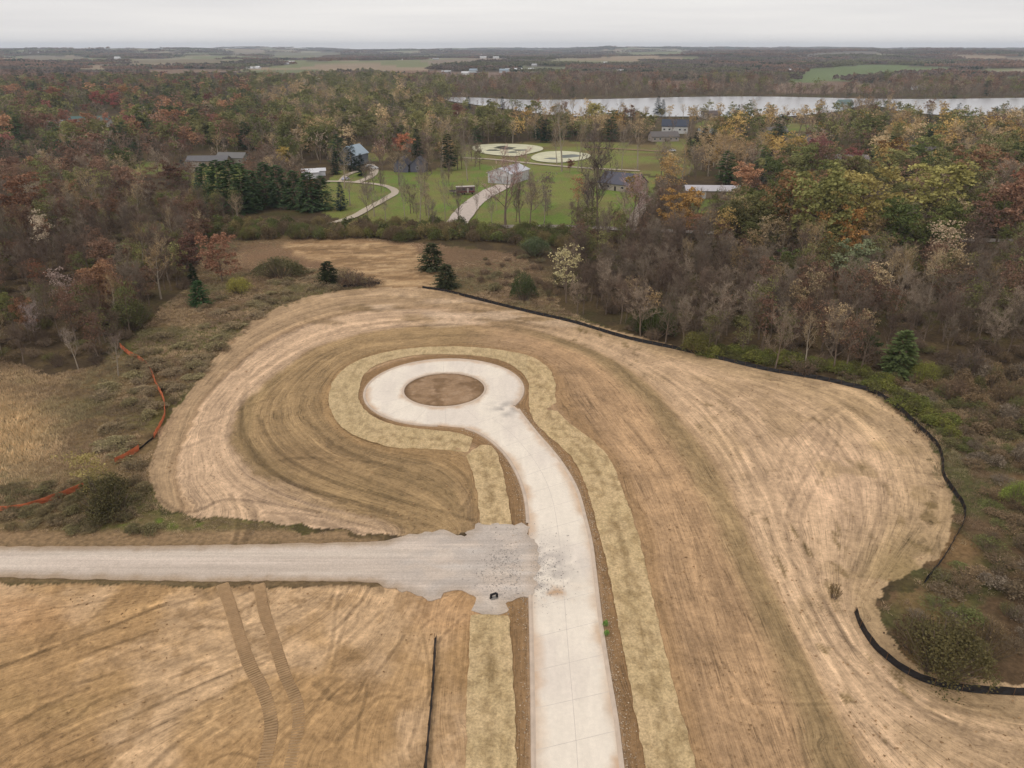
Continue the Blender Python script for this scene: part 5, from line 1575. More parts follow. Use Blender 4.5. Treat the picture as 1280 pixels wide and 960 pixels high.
# hedgerow belts along far lanes and field edges
# ------------------------------------------------------------------ shrubs
def shr(nm, seeds, **kw):
    out = []
    for s in seeds:
        st, cr, lf = shrub(s, **kw)
        out.append((st, cr, lf))
    return out
SH_T = shr('twiggy', range(600, 604), leafn=220, leaf=0.10, tw=30, stems=34, sw=0.02)
SH_L = shr('leafy', range(620, 625), leafn=850, leaf=0.125, tw=10, sw=0.02)
def sh_mesh(t3):
    st, cr, lf = t3
    m = MB(); m.add(st.v, st.f, 0); m.add(cr.v, cr.f, 1); m.add(lf.v, lf.f, 2); return m
SH_B = shr('big', range(640, 642), leafn=4200, leaf=0.055, tw=24, stems=60, sw=0.012)
SHJ = [variant('shrub_twiggy', sh_mesh(t3), [M_BARK, M_TWIG, M_LEAF]) for t3 in SH_T] + [variant('shrub_leafy', sh_mesh(t3), [M_BARK, M_TWIG, M_LEAF]) for t3 in SH_L]
SHP = []
for t3 in SH_T + SH_L + SH_B:
    st, cr, lf = t3
    fm = MB(); fm.add(cr.v, cr.f, 0); fm.add(lf.v, lf.f, 1)
    SHP.append((st.mesh('shrub_stems', M_BARK), fm.mesh('shrub_foliage', [M_TWIG, M_LEAF])))
def place_shrub(x, y, h, w_, rgb, leafyk, label, group=None, i=0, k=K):
    r = empty('shrub', (x, y, 0), rp.uniform(0, 6.28), label=label, cat='shrub', group=group)
    r.scale = (w_ / 2.6, w_ / 2.6, h / 2.0)
    st, fo = SHP[9 + i % 2 if w_ > 4.5 and h > 2.2 and leafyk else ((4 + i % 5) if leafyk else i % 4)]
    for nm, m_ in (('stems', st), ('foliage', fo)):
        o = bpy.data.objects.new(nm, m_); o.parent = r; o['tint'] = [float(q) for q in T(rgb, k)]; COL.objects.link(o)
def hshrub(px, py, hpx, wpx, rgb, leafyk, label, i=0):
    p = G(px, py); s = scale_at(px, py)
    place_shrub(p.x, p.y, hpx / s, wpx / s, rgb, leafyk, label, i=i)
hs_ = [(820, 418, 34, 48, (66, 76, 36), 1, 'dense dark green shrub just behind the silt fence'), (800, 412, 20, 34, (62, 70, 36), 1, 'smaller green shrub left of the dense dark green one'),
       (1175, 838, 74, 108, (92, 84, 50), 1, 'big rounded olive shrub above the lower right silt fence'), (1142, 812, 50, 60, (96, 78, 58), 0, 'brown twiggy shrub left of the big rounded one'), (1225, 820, 52, 70, (98, 82, 56), 0, 'brown shrub right of the big rounded olive one'),
       (136, 638, 50, 72, (84, 78, 48), 1, 'dense olive-brown shrub between the orange fence and the soil'), (1042, 748, 24, 18, (116, 96, 58), 0, 'small brown tuft alone on the pale soil at the right'),
       (1272, 632, 34, 40, (124, 136, 52), 1, 'yellow-green shrub at the right edge of the photo'), (1155, 478, 26, 38, (116, 116, 46), 1, 'yellow-green shrub at the foot of the bushy conifer'),
       (198, 334, 16, 34, (140, 132, 44), 1, 'bright yellow-green shrub in the left wood edge'), (165, 410, 34, 58, (86, 86, 50), 1, 'broad olive shrub at the meadow edge'),
       (440, 357, 20, 40, (98, 80, 66), 0, 'brown brush beside the rounded cedar, left heap'), (462, 358, 12, 32, (88, 72, 58), 0, 'low brown brush at the right end of the rim brush'), (350, 345, 24, 60, (92, 88, 56), 1, 'olive shrub thicket right of the orange-brown tree'),
       (300, 366, 20, 34, (142, 134, 56), 1, 'yellowish shrub at the foot of the orange-brown tree'), (508, 300, 14, 34, (88, 92, 48), 1, 'rounded olive shrub standing out of the hedgerow'), (668, 318, 22, 40, (88, 98, 66), 1, 'grey-green shrub at the right end of the hedgerow'),
       (655, 375, 36, 30, (74, 84, 50), 1, 'slim green shrub left of the pale willow-like tree'), (1190, 500, 30, 36, (110, 88, 68), 0, 'brown twiggy bush right of the bushy conifer'), (1210, 470, 40, 40, (100, 86, 74), 0, 'grey-brown bush beyond the right scrub'),
       (872, 440, 26, 44, (100, 96, 46), 1, 'yellow-olive shrub on the fence line right of the dense green one')]
for i, a in enumerate(hs_): hshrub(*a, i=i)
# counted scatter: nearest shrubs are single things, the rest one mass
def shrub_field():
    P = []
    def add(x, y, h, w_, rgb, lf, txt_):
        P.append((x, y, h, w_, rgb, lf, txt_))
    r_ = random.Random(5)
    # hedgerow between lot and lane
    for k in range(330):
        px = r_.uniform(240, 730); py = r_.uniform(284, 300) + max(0, (px - 560)) * 0.075
        p = G(px, py); g_ = [(92, 98, 50), (104, 104, 52), (110, 94, 68), (84, 86, 48), (104, 88, 66), (122, 108, 66)][r_.randrange(6)]
        add(p.x, p.y, r_.uniform(2.5, 5.0), r_.uniform(4, 7), g_, 1 if r_.random() < 0.75 else 0, 'hedgerow')
    # meadow shrubs
    for k in range(125):
        px = r_.uniform(130, 420); t_ = (px - 130) / 290; py = 520 - 190 * t_ + r_.gauss(0, 34)
        p = G(px, py)
        if inpoly(np.array([p.x]), np.array([p.y]), SITE)[0] or py < 335: continue
        add(p.x, p.y, r_.uniform(0.6, 1.7), r_.uniform(2.2, 5.5), [(132, 120, 82), (124, 108, 78), (138, 120, 90)][r_.randrange(3)], r_.random() < 0.6, 'meadow')
    for k in range(90):
        px = r_.uniform(0, 190); py = r_.uniform(600, 668)
        p = G(px, py)
        if inpoly(np.array([p.x]), np.array([p.y]), SITE)[0]: continue
        add(p.x, p.y, r_.uniform(0.5, 1.3), r_.uniform(1.5, 3.2), [(122, 108, 74), (130, 112, 82), (112, 104, 68)][r_.randrange(3)], r_.random() < 0.5, 'meadow')
    for k in range(46):
        px, py = r_.uniform(585, 700), r_.uniform(318, 384)
        if py > 361 + (px - 560) * 0.23 - 8: continue
        p = G(px, py)
        add(p.x, p.y, r_.uniform(0.8, 2.4), r_.uniform(2, 4.5), [(110, 90, 70), (104, 96, 66), (120, 100, 78)][r_.randrange(3)], r_.random() < 0.3, 'meadow')
    # scrub right
    X, Y = grid_pts(75, 210, 3.0)
    k = inpoly(X, Y, SCRUB_R); X, Y = X[k], Y[k]
    dS = dist_line(X, Y, SITE, True)
    for x_, y_, d_ in zip(X, Y, dS):
        if d_ < 3.0 or r_.random() < 0.06: continue
        hh = min(3.8, 0.7 + d_ * 0.13) * r_.uniform(0.5, 1.2)
        c_ = [(118, 98, 72), (108, 92, 70), (126, 104, 74), (104, 98, 60), (98, 100, 54), (120, 106, 88)][r_.randrange(6)]
        add(x_, y_, hh, r_.uniform(2.4, 4.6), c_, r_.random() < 0.4, 'scrub')
    # green edge under the right-hand wood
    for k in range(120):
        t_ = r_.random(); px = 860 + 330 * t_; py = 440 + 46 * t_ + r_.uniform(-6, 2) if px < 1080 else 472 + (px - 1080) * 0.6 + r_.uniform(-6, 10)
        p = G(px, py)
        if inpoly(np.array([p.x]), np.array([p.y]), SITE)[0]: continue
        add(p.x, p.y, r_.uniform(1.2, 2.6), r_.uniform(2.5, 5), [(112, 112, 46), (100, 104, 44), (92, 90, 48)][r_.randrange(3)], 1, 'fence')
    # undergrowth of both woods
    X, Y = grid_pts(100, 330, 4.2)
    og = open_ground(X, Y); X, Y = X[~og], Y[~og]
    for x_, y_ in zip(X, Y):
        px, py, _ = PIX(x_, y_)
        if px < -60 or px > 1350 or not keep_here(px, py, r_.random()): continue
        if r_.random() < 0.45: continue
        c_ = [(98, 82, 66), (90, 76, 62), (106, 88, 64), (98, 96, 52), (116, 98, 78)][r_.randrange(5)]
        add(x_, y_, r_.uniform(1.2, 3.2), r_.uniform(3, 5.5), c_, r_.random() < 0.35, 'wood')
    return P
SF = shrub_field()
print('shrubs', len(SF))
TX = dict(hedgerow='in the hedgerow beyond the lot', meadow='in the rough meadow left of the lot', scrub='in the scrub right of the silt fence', fence='along the fence below the right-hand wood', wood='in the undergrowth of the woods')
def ctx(c): return 'olive green' if c[1] > c[0] - 8 else ('tan' if c[0] > 108 else 'brown')
SF.sort(key=lambda a: math.hypot(a[0], a[1]) / (a[2] + a[3]))
vis = [a for a in SF if -20 < PIX(a[0], a[1])[0] < 1300]
ch = vis[:275]; ids = set(id(a) for a in ch)
for i, a in enumerate(ch):
    lab = ('low ' if a[2] < 1.5 else 'tall ') + ctx(a[4]).replace('olive green', 'olive') + (' leafy shrub ' if a[5] else ' twiggy shrub ') + ('by the fence ' if a[6] == 'fence' else '') + where(*PIX(a[0], a[1])[:2])
    lab = shorten(lab)
    place_shrub(a[0], a[1], a[2], a[3], a[4], a[5], lab, lab, i)
rest = [a for a in SF if id(a) not in ids]
n = len(rest)
geo_scatter('undergrowth', np.array([[a[0], a[1], 0] for a in rest]), rot0(n), np.array([[a[3] / 2.6, a[3] / 2.6, a[2] / 2.0] for a in rest]),
            [rp.randrange(4, 9) if a[5] else rp.randrange(4) for a in rest], np.array([T(a[4]) * rp.uniform(0.8, 1.2) for a in rest]), SHJ,
            dict(kind='stuff', label='tangled brown and olive undergrowth filling the woods and hedgerow', cat='undergrowth'))
# rough grass -----------------------------------------------------------------------
TUFTS = [variant('tuft', tuft(700 + i), [M_LEAF]) for i in range(5)]
X, Y = grid_pts(75, 290, 0.95)
k = inpoly(X, Y, MEADOW) | (inpoly(X, Y, SCRUB_R))
X, Y = X[k], Y[k]
k = ~inpoly(X, Y, SITE) | ((dist_line(X, Y, SITE, True) < 2.2) & (fbm(X / 3, Y / 3, 3, 195) > 0.56)); X, Y = X[k], Y[k]
k = (dist_line(X, Y, GRAVEL, True) > 1.6) & ~inpoly(X, Y, GRAVEL); X, Y = X[k], Y[k]
PX, PY, _ = PIX(X, Y)
k = (PX > -60) & (PX < 1340) & (rng.random(len(X)) < 0.85); X, Y, PX, PY = X[k], Y[k], PX[k], PY[k]
k = ((PY < 664) | (rng.random(len(X)) < 0.12)) & ~(inpoly(X, Y, UPPER)) & (dist_line(X, Y, GP([(150, 434), (172, 449), (196, 484), (206, 512), (192, 548), (174, 563), (144, 580), (105, 609), (60, 627), (0, 639), (-60, 640)])) > 2.0); X, Y, PX, PY = X[k], Y[k], PX[k], PY[k]
lo = fbm(X / 12, Y / 12, 4, 191)
ct = np.tile(T((164, 140, 108), 1.6, 0.85), (len(X), 1))
ct = mixc(ct, sst(0.42, 0.6, lo), T((132, 120, 84), 1.55, 0.8))
ct = mixc(ct, sst(0.5, 0.4, fbm(X / 7, Y / 7, 3, 192)) * 0.7, T((128, 106, 84), 1.5, 0.85))
gold = np.exp(-((PX - 10) / 60) ** 2 - ((PY - 545) / 60) ** 2)
ct = mixc(ct, np.clip(gold * 1.2, 0, 1), T((190, 162, 118), 1.6, 0.85))
ct = ct * rng.uniform(0.75, 1.2, (len(X), 1))
s = rng.uniform(0.45, 1.0, len(X)) * np.where((PY < 335) & (PX > 300), 0.35, 1.0) * np.where((PY > 640) & (PX < 500), 0.45, 1.0) * (0.75 + 0.8 * np.clip(gold, 0, 1))
n = len(X); print('tufts', n)
geo_scatter('rough_grass', np.c_[X, Y, np.zeros(n)], rot0(n), np.c_[np.clip(s, 0.5, 2) * 1.3, np.clip(s, 0.5, 2) * 1.3, s], rng.integers(0, 5, n), ct, TUFTS,
            dict(kind='stuff', label='dry tan and olive rough grass of the meadow and scrub', cat='grass'))

# ------------------------------------------------------------------ water, lanes
def water_mat():
    m, t, b = newmat('lake_water')
    b.inputs['Base Color'].default_value = (0.36, 0.36, 0.37, 1)
    b.inputs['Roughness'].default_value = 0.22
    b.inputs['Specular IOR Level'].default_value = 0.8
    co = N(t, 'ShaderNodeTexCoord').outputs['Object']
    mbump(t, mnoise(t, co, 0.25, 4), 0.05, 0.3, b)
    return m
M_WATER = water_mat()
def flat(name, P, z, mat, kind_='structure', parent=None, **kw):
    bm = bmesh.new()
    f = bm.faces.new([bm.verts.new((p[0], p[1], z)) for p in P])
    if f.normal.z < 0: bm.normal_update()
    bmesh.ops.triangulate(bm, faces=bm.faces[:])
    bmesh.ops.recalc_face_normals(bm, faces=bm.faces[:])
    bm.normal_update()
    if sum(f.normal.z for f in bm.faces) < 0: bmesh.ops.reverse_faces(bm, faces=bm.faces[:])
    me = bpy.data.meshes.new(name); bm.to_mesh(me); bm.free(); me.materials.append(mat)
    return mesh_obj(name, me, parent, kind=kind_, **kw)
flat('lake', LAKE, 0.35, M_WATER)
for P, wd, c_ in DRIVES:
    Q = resample(P, 2.0)
    t = np.gradient(Q, axis=0); t /= np.linalg.norm(t, axis=1)[:, None]; nn = np.c_[-t[:, 1], t[:, 0]]
    wj = wd / 2 * (0.85 + 0.3 * fbm(Q[:, 0] / 5, Q[:, 1] / 5, 2, 201))[:, None]
    A, B = Q + nn * wj, Q - nn * wj
    mb = MB(); vs = []
    for a, b in zip(A, B): vs += [(a[0], a[1], 0.03), ((a[0] + b[0]) / 2, (a[1] + b[1]) / 2, 0.10), (b[0], b[1], 0.03)]
    fs = []
    for i in range(len(Q) - 1):
        for j in range(2): fs.append((i * 3 + j, i * 3 + j + 1, i * 3 + j + 4, i * 3 + j + 3)[::-1])
    mb.add(vs, fs)
    ob = mb.build('gravel_drive', plain('drive_gravel', c_, 0.95, 0.14, 0.6), kind='structure')
    ob.location.z = 0.28
M_POND = plain('pond_liner', (214, 210, 178), 0.8, 0.16, 0.15)
M_PONDW = plain('pond_water', (58, 66, 50), 0.3, 0.2, 0.1, spec=0.4)
for P, dark in ((POND1, [(632, 186, 13, 1.5), (616, 188.5, 8, 1.1), (650, 188.5, 9, 1.1), (640, 191, 8, 0.8), (628, 184, 7, .7)]), (POND2, [(712, 196, 12, 2.2), (690, 199, 8, 1.0)])):
    flat('pond', P, 0.4, M_POND)
    for (a, b, rx, ry) in dark:
        q = [(a + rx * math.cos(t_) * (1 + 0.25 * math.sin(3 * t_ + a)), b + ry * math.sin(t_) * (1 + 0.25 * math.cos(2 * t_ + b))) for t_ in np.linspace(0, 2 * math.pi, 24)[:-1]]
        P2 = GP(q)
        flat('pond_water', P2, 0.46, M_PONDW)

# ------------------------------------------------------------------ fences
OFN = 0
M_SILT = plain('silt_fabric', (34, 32, 34), 0.6, 0.3, 0.7, spec=0.3)
M_STAKE = plain('wood_stake', (120, 92, 66), 0.9, 0.2, 3)
M_ORANGE = plain('orange_fabric', (220, 124, 84), 0.85, 0.22, 0.8)
def fence(name, pts, h, mat, label, cat='fence', lean=0.15, step=2.4, group=None, colored=True):
    P = resample(smooth(GP(pts), 6), 0.6)
    r = empty(name, (P[0][0], P[0][1], 0), label=label, cat=cat, group=group)
    ox, oy = P[0]
    t = np.gradient(P, axis=0); t /= np.linalg.norm(t, axis=1)[:, None]; nn = np.c_[-t[:, 1], t[:, 0]]
    vs, fs = [], []
    for i, (p, q) in enumerate(zip(P, nn)):
        s = i * 0.6
        wob = 0.10 * math.sin(s * 2 * math.pi / step) + 0.10 * (fbm(np.array([s / 3]), np.array([1.0]), 2, 211)[0] - .5)
        hh = h * (0.92 + 0.16 * fbm(np.array([s / 2]), np.array([5.0]), 2, 212)[0]) - 0.05 * abs(math.sin(s * math.pi / step))
        ln = lean + 0.2 * (fbm(np.array([s / 7]), np.array([9.0]), 2, 213)[0] - .5)
        for z, o in ((-0.02, 0.12), (0.05, 0.0), (hh * 0.5, wob + ln * 0.5), (hh, wob * 0.4 + ln)):
            for th in (-0.012, 0.012):
                vs.append((p[0] - ox + q[0] * (o + th), p[1] - oy + q[1] * (o + th), z))
    k = 8
    for i in range(len(P) - 1):
        for j in range(3):
            a, b = i * k + j * 2, (i + 1) * k + j * 2
            fs += [(a, b, b + 2, a + 2), (a + 1, a + 3, b + 3, b + 1)]
        a, b = i * k + 6, (i + 1) * k + 6
        fs.append((a, b, b + 1, a + 1))
    mb = MB(); mb.add(vs, fs); mb.build('fabric', mat, r)
    Q = resample(P, step); tq = np.gradient(Q, axis=0); tq /= np.linalg.norm(tq, axis=1)[:, None]
    pm = MB(); pm.tube((0, 0, -0.1), (0, 0, h + 0.18), 0.03, 0.028, 4, cap=True); pme = pm.mesh('post', M_STAKE)
    for (x_, y_), (tx, ty) in zip(Q, tq):
        o = mesh_obj('post', pme, r, loc=(x_ - ox + ty * 0.05, y_ - oy - tx * 0.05, 0))
        o.rotation_euler = (random.uniform(-.06, .06) - tx * lean * 0.5, random.uniform(-.06, .06) - ty * lean * 0.5, 0)
    return r
SG = 'black silt fences around the lot'
fence('silt_fence', [(528, 361), (560, 366), (600, 376), (660, 391), (720, 405), (780, 423), (840, 436), (900, 450), (960, 464), (1020, 474), (1065, 484), (1090, 491), (1115, 506), (1140, 528), (1160, 547), (1172, 560), (1176, 575), (1178, 595), (1190, 615), (1203, 635), (1203, 655), (1192, 675), (1180, 695), (1165, 715), (1155, 728)], 0.85, M_SILT,
      'long black silt fence curving along the back and right rim of the lot', group=SG)
fence('silt_fence', [(1068, 766), (1075, 785), (1090, 808), (1108, 825), (1130, 841), (1160, 855), (1200, 864), (1240, 868), (1330, 872)], 0.95, M_SILT,
      'short curved black silt fence at the lower right with clear bare soil on both sides', group=SG)
fence('silt_fence', [(543, 799), (540, 850), (536, 900), (529, 970), (524, 1020)], 0.7, M_SILT, 'straight black silt fence on the bare soil left of the foreground blanket', group=SG, lean=0.3)
fence('silt_fence', [(415, 361), (440, 358), (475, 355)], 0.7, M_SILT, 'short black silt fence half hidden by brush on the far rim', group=SG)
OG = 'orange safety fences at the left'
fence('orange_fence', [(150, 434), (160, 443), (172, 449), (182, 457), (190, 470), (196, 484), (203, 498), (206, 512), (205, 524), (198, 538), (192, 548)], 1.05, M_ORANGE, 'orange fence running down from the wood edge beside the soil', group=OG)
fence('silt_fence', [(192, 548), (182, 556), (174, 563)], 0.5, M_SILT, 'black stretch joining the two orange fences', group=SG)
fence('orange_fence', [(174, 563), (160, 572), (144, 580)], 1.15, M_ORANGE, 'short orange fence piece above the yellow-green tree', group=OG)
fence('orange_fence', [(105, 609), (85, 618), (60, 627), (30, 636), (0, 639), (-60, 640)], 1.0, M_ORANGE, 'orange fence leaving the left edge of the photo', group=OG)

# ------------------------------------------------------------------ buildings
M_GLASS = plain('window_glass', (52, 58, 66), 0.2, 0.1, 1, spec=0.5)
M_DOOR = plain('door_paint', (60, 52, 48), 0.7)
M_WHITE = plain('white_siding', (214, 212, 208), 0.7, 0.05)
mats_cache = {}
def cm(nm, rgb, rough=0.8):
    k = (nm, rgb)
    if k not in mats_cache: mats_cache[k] = plain(nm, rgb, rough, 0.08, 0.6)
    return mats_cache[k]
def house(name, px, py, L_, W_, H_, roofh, rz, wall, roofc, label, cat='house', win=True, door=True, garage=0, chim=False, group=None, ridge='x', z=None, simple=False):
    p = G(px, py)
    zz = float(hills(np.array([p.x]), np.array([p.y]))[0]) if z is None else z
    r = empty(name, (p.x, p.y, zz), rz, label=label, cat=cat, group=group)
    wm, rm = cm('siding', wall), cm('roofing', roofc, 0.6)
    a, b = L_ / 2, W_ / 2
    mb = MB()
    vs = [(-a, -b, -0.3), (a, -b, -0.3), (a, b, -0.3), (-a, b, -0.3), (-a, -b, H_), (a, -b, H_), (a, b, H_), (-a, b, H_), (-a, 0, H_ + roofh), (a, 0, H_ + roofh)]
    mb.add(vs, [(0, 1, 5, 4), (1, 2, 6, 9, 5), (2, 3, 7, 6), (3, 0, 4, 8, 7)])
    mb.build('wall', wm, r)
    e = 0.5
    k = (roofh) / b
    rf = MB()
    for s in (-1, 1):
        y0, z0, y1, z1 = s * (b + e), H_ - e * k + 0.05, 0, H_ + roofh + 0.05
        v = [(-a - e, y0, z0), (a + e, y0, z0), (a + e, y1, z1), (-a - e, y1, z1)]
        v2 = [(q[0], q[1], q[2] + 0.18) for q in v]
        rf.add(v + v2, [(4, 5, 6, 7) if s < 0 else (7, 6, 5, 4), (0, 1, 5, 4), (1, 2, 6, 5), (3, 0, 4, 7), (3, 2, 1, 0)])
    ro = rf.build('roof', rm, r)
    if chim:
        c = MB(); c.box((a * 0.3, b * 0.2, H_ + roofh + 0.2), (0.9, 0.9, 1.6)); c.build('chimney', cm('brick', (120, 84, 70)), ro)
    if simple: return r
    def panel(nm, cx, cy, cz, w_, h_, face, mat, fr=True):
        d = 0.08
        sz = (w_, d, h_) if face in 'sn' else (d, w_, h_)
        m = MB(); m.box((cx, cy, cz), sz); o = m.build(nm, mat, r)
        if fr and nm == 'window':
            f = MB(); fw = 0.12
            for dx, dz, ww, hh in ((0, h_ / 2 + fw / 2, w_ + 2 * fw, fw), (0, -h_ / 2 - fw / 2, w_ + 2 * fw, fw), (w_ / 2 + fw / 2, 0, fw, h_), (-w_ / 2 - fw / 2, 0, fw, h_)):
                f.box((cx + (dx if face in 'sn' else 0), cy + (dx if face in 'ew' else 0), cz + dz), (ww, d + 0.06, hh) if face in 'sn' else (d + 0.06, ww, hh))
            f.build('frame', M_WHITE, o)
        return o
    if win:
        n_ = max(2, int(L_ / 3.6))
        for i in range(n_):
            x_ = -a + L_ * (i + 0.5) / n_
            if door and i == n_ // 2:
                panel('door', x_, -b - 0.03, 1.05, 1.0, 2.1, 's', M_DOOR)
            else:
                panel('window', x_, -b - 0.03, H_ * 0.55, 1.4, 1.1, 's', M_GLASS)
        for s, f in ((-1, 'w'), (1, 'e')):
            panel('window', s * (a + 0.03), 0, H_ * 0.55, 1.4, 1.1, f, M_GLASS)
    for g_ in range(garage):
        panel('garage_door', -a + 2.8 + g_ * 4.2, -b - 0.03, 1.5, 3.4, 3.0, 's', cm('garage_door', (196, 192, 188)))
    return r
house('metal_building', 636, 226, 20, 13, 5.0, 2.4, R(62), (214, 210, 212), (206, 206, 212), 'large white metal building with pale roof at the end of the wide drive', 'metal building', win=False, door=False, garage=0)
mbd = bpy.data.objects['metal_building']
for sx in (-5.5, 0.0, 5.5):
    m = MB(); m.box((-10.03, sx * 0.7, 1.9), (0.08, 3.2, 3.8)); m.build('garage_door', cm('steel_door', (188, 186, 188)), mbd)
for k in range(9):
    m = MB(); m.box((-9 + k * 2.25, -6.54, 2.4), (0.12, 0.08, 4.8)); m.build('wall_rib', cm('rib', (196, 194, 198)), mbd)
house('house', 778, 236, 19, 14, 3.2, 4.2, R(-38), (176, 166, 150), (92, 92, 104), 'tan house with a large dark slate roof right of the lawn', chim=False)
house('house', 763, 233, 8, 8, 3.0, 3.0, R(52), (180, 170, 152), (94, 94, 106), 'small gabled garage wing at the left of the dark slate-roofed house', 'garage', win=False)
house('long_shed', 889, 246, 24, 9, 3.4, 1.6, R(-3), (150, 132, 116), (198, 194, 198), 'long low shed with a pale metal roof among the trees', 'shed', win=False, garage=2)
house('barn', 443, 205, 14, 11, 6.0, 4.5, R(70), (128, 134, 142), (168, 184, 196), 'tall barn with a pale blue-grey roof behind dark spruces', 'barn', win=False)
house('house', 504, 214, 8, 8, 4.2, 3.4, R(80), (104, 104, 118), (70, 68, 80), 'dark gabled house, left of the twin pair behind bare trees')
house('house', 524, 214, 8, 8, 4.2, 3.4, R(84), (104, 104, 118), (70, 68, 80), 'dark gabled house, right of the twin pair behind bare trees')
house('house', 262, 207, 22, 10, 3.2, 2.2, R(4), (156, 140, 120), (112, 110, 112), 'low grey-roofed house at the left behind the pine clump', garage=1)
house('house', 292, 204, 16, 9, 3.6, 2.4, R(-6), (150, 146, 130), (120, 118, 116), 'grey-roofed house wing right of the low house behind the pines')
house('garage', 239, 214, 9, 7, 2.8, 1.6, R(10), (190, 182, 160), (120, 112, 100), 'small pale garage left of the low grey-roofed house', 'garage', win=False)
house('house', 112, 158, 34, 13, 4.2, 4.0, R(10), (196, 190, 180), (88, 112, 108), 'cream house with a teal-grey roof in the far left woods', garage=2)
house('shed', 70, 158, 14, 8, 3, 2, R(5), (206, 200, 192), (150, 146, 144), 'pale shed left of the teal-roofed house', 'shed', win=False)
house('shed', 388, 222, 8, 6, 3.0, 1.4, R(20), (226, 226, 230), (226, 226, 230), 'small white shed by the driveway pines, larger of two', 'shed', win=False)
house('shed', 402, 219, 4, 4, 2.6, 1.0, R(15), (226, 226, 230), (220, 220, 224), 'small white shed by the driveway pines, smaller of two', 'shed', win=False)
house('house', 843, 166, 20, 12, 5.5, 4.5, R(-12), (216, 216, 214), (72, 78, 92), 'white two-storey house with a dark roof near the lake', chim=True)
house('house', 829, 176, 20, 10, 3.4, 3, R(8), (170, 158, 150), (112, 106, 104), 'low grey-roofed house in front of the white two-storey one')
house('house', 884, 172, 14, 10, 3.4, 3, R(-5), (160, 156, 152), (128, 138, 142), 'small house with a pale grey roof behind the spruce clump')
house('house', 1142, 194, 26, 11, 3.4, 2.8, R(-12), (196, 190, 182), (104, 96, 96), 'low brown-roofed house with white eaves at the right')
house('house', 1108, 186, 14, 9, 3.2, 2.6, R(8), (150, 140, 130), (120, 104, 96), 'brown house left of the low brown-roofed one')
house('house', 992, 182, 20, 11, 3.8, 3.4, R(0), (170, 160, 150), (102, 94, 92), 'brown-roofed house in the trees left of centre right')
house('house', 1055, 206, 24, 10, 3.2, 2.4, R(-8), (178, 164, 152), (132, 124, 122), 'long low house with a grey roof behind the yellow-olive tree')
house('house', 888, 148, 16, 10, 3.8, 3.2, R(0), (190, 182, 172), (104, 92, 88), 'brown-roofed house near the lake shore')
house('house', 1055, 134, 16, 10, 4.5, 3.5, R(10), (188, 204, 198), (110, 130, 128), 'pale teal house on the wooded point of the lake')
house('house', 1278, 152, 22, 12, 5, 4, R(-5), (220, 216, 204), (190, 186, 176), 'cream house at the right edge by the lake')
house('house', 968, 170, 16, 10, 3.6, 3, R(15), (182, 176, 168), (126, 120, 116), 'grey-roofed house half hidden right of the tall willows')
# farmsteads beyond the lake
farm = [(384, 103, 22, 8, 'white'), (393, 102, 14, 7, 'white'), (402, 103, 12, 7, 'white'), (428, 104, 26, 4, 'white'), (148, 78, 26, 9, 'white'), (149, 94, 30, 5, 'white'), (303, 88, 34, 5, 'white'), (312, 88, 30, 5, 'white'), (320, 87, 24, 5, 'white'), (322, 88, 20, 5, 'white'),
        (364, 82, 26, 6, 'white'), (358, 83, 20, 6, 'grey'), (500, 78, 24, 6, 'white'), (604, 77, 30, 7, 'white'), (620, 77, 28, 7, 'white'), (545, 79, 26, 5, 'grey'), (558, 94, 22, 6, 'grey'), (582, 95, 18, 6, 'white'), (592, 93, 20, 7, 'blue'), (630, 93, 22, 7, 'blue'), (636, 92, 18, 6, 'white'),
        (648, 92, 20, 7, 'white'), (664, 91, 14, 6, 'white'), (668, 86, 16, 7, 'grey'), (755, 84, 18, 9, 'white'), (775, 93, 18, 7, 'white'), (882, 96, 20, 7, 'white'), (988, 92, 20, 7, 'white'), (1148, 112, 20, 5, 'white'), (40, 72, 22, 8, 'white'), (50, 72, 16, 8, 'white'), (137, 66, 26, 6, 'white'), (600, 70, 30, 8, 'white'), (550, 68, 30, 8, 'grey')]
FC = dict(white=((224, 224, 224), (214, 214, 216)), grey=((170, 168, 166), (180, 180, 182)), blue=((190, 198, 204), (150, 164, 176)))
for i, (a, b, l, h, c_) in enumerate(farm):
    wl, rf_ = FC[c_]
    house('farm_building', a, b, l, 11, h * 0.75, h * 0.5, R(random.uniform(-25, 25)), wl, rf_, 'tiny %s farm building in the fields beyond the woods' % c_, 'farm building', simple=True, group='farm buildings in the distance')
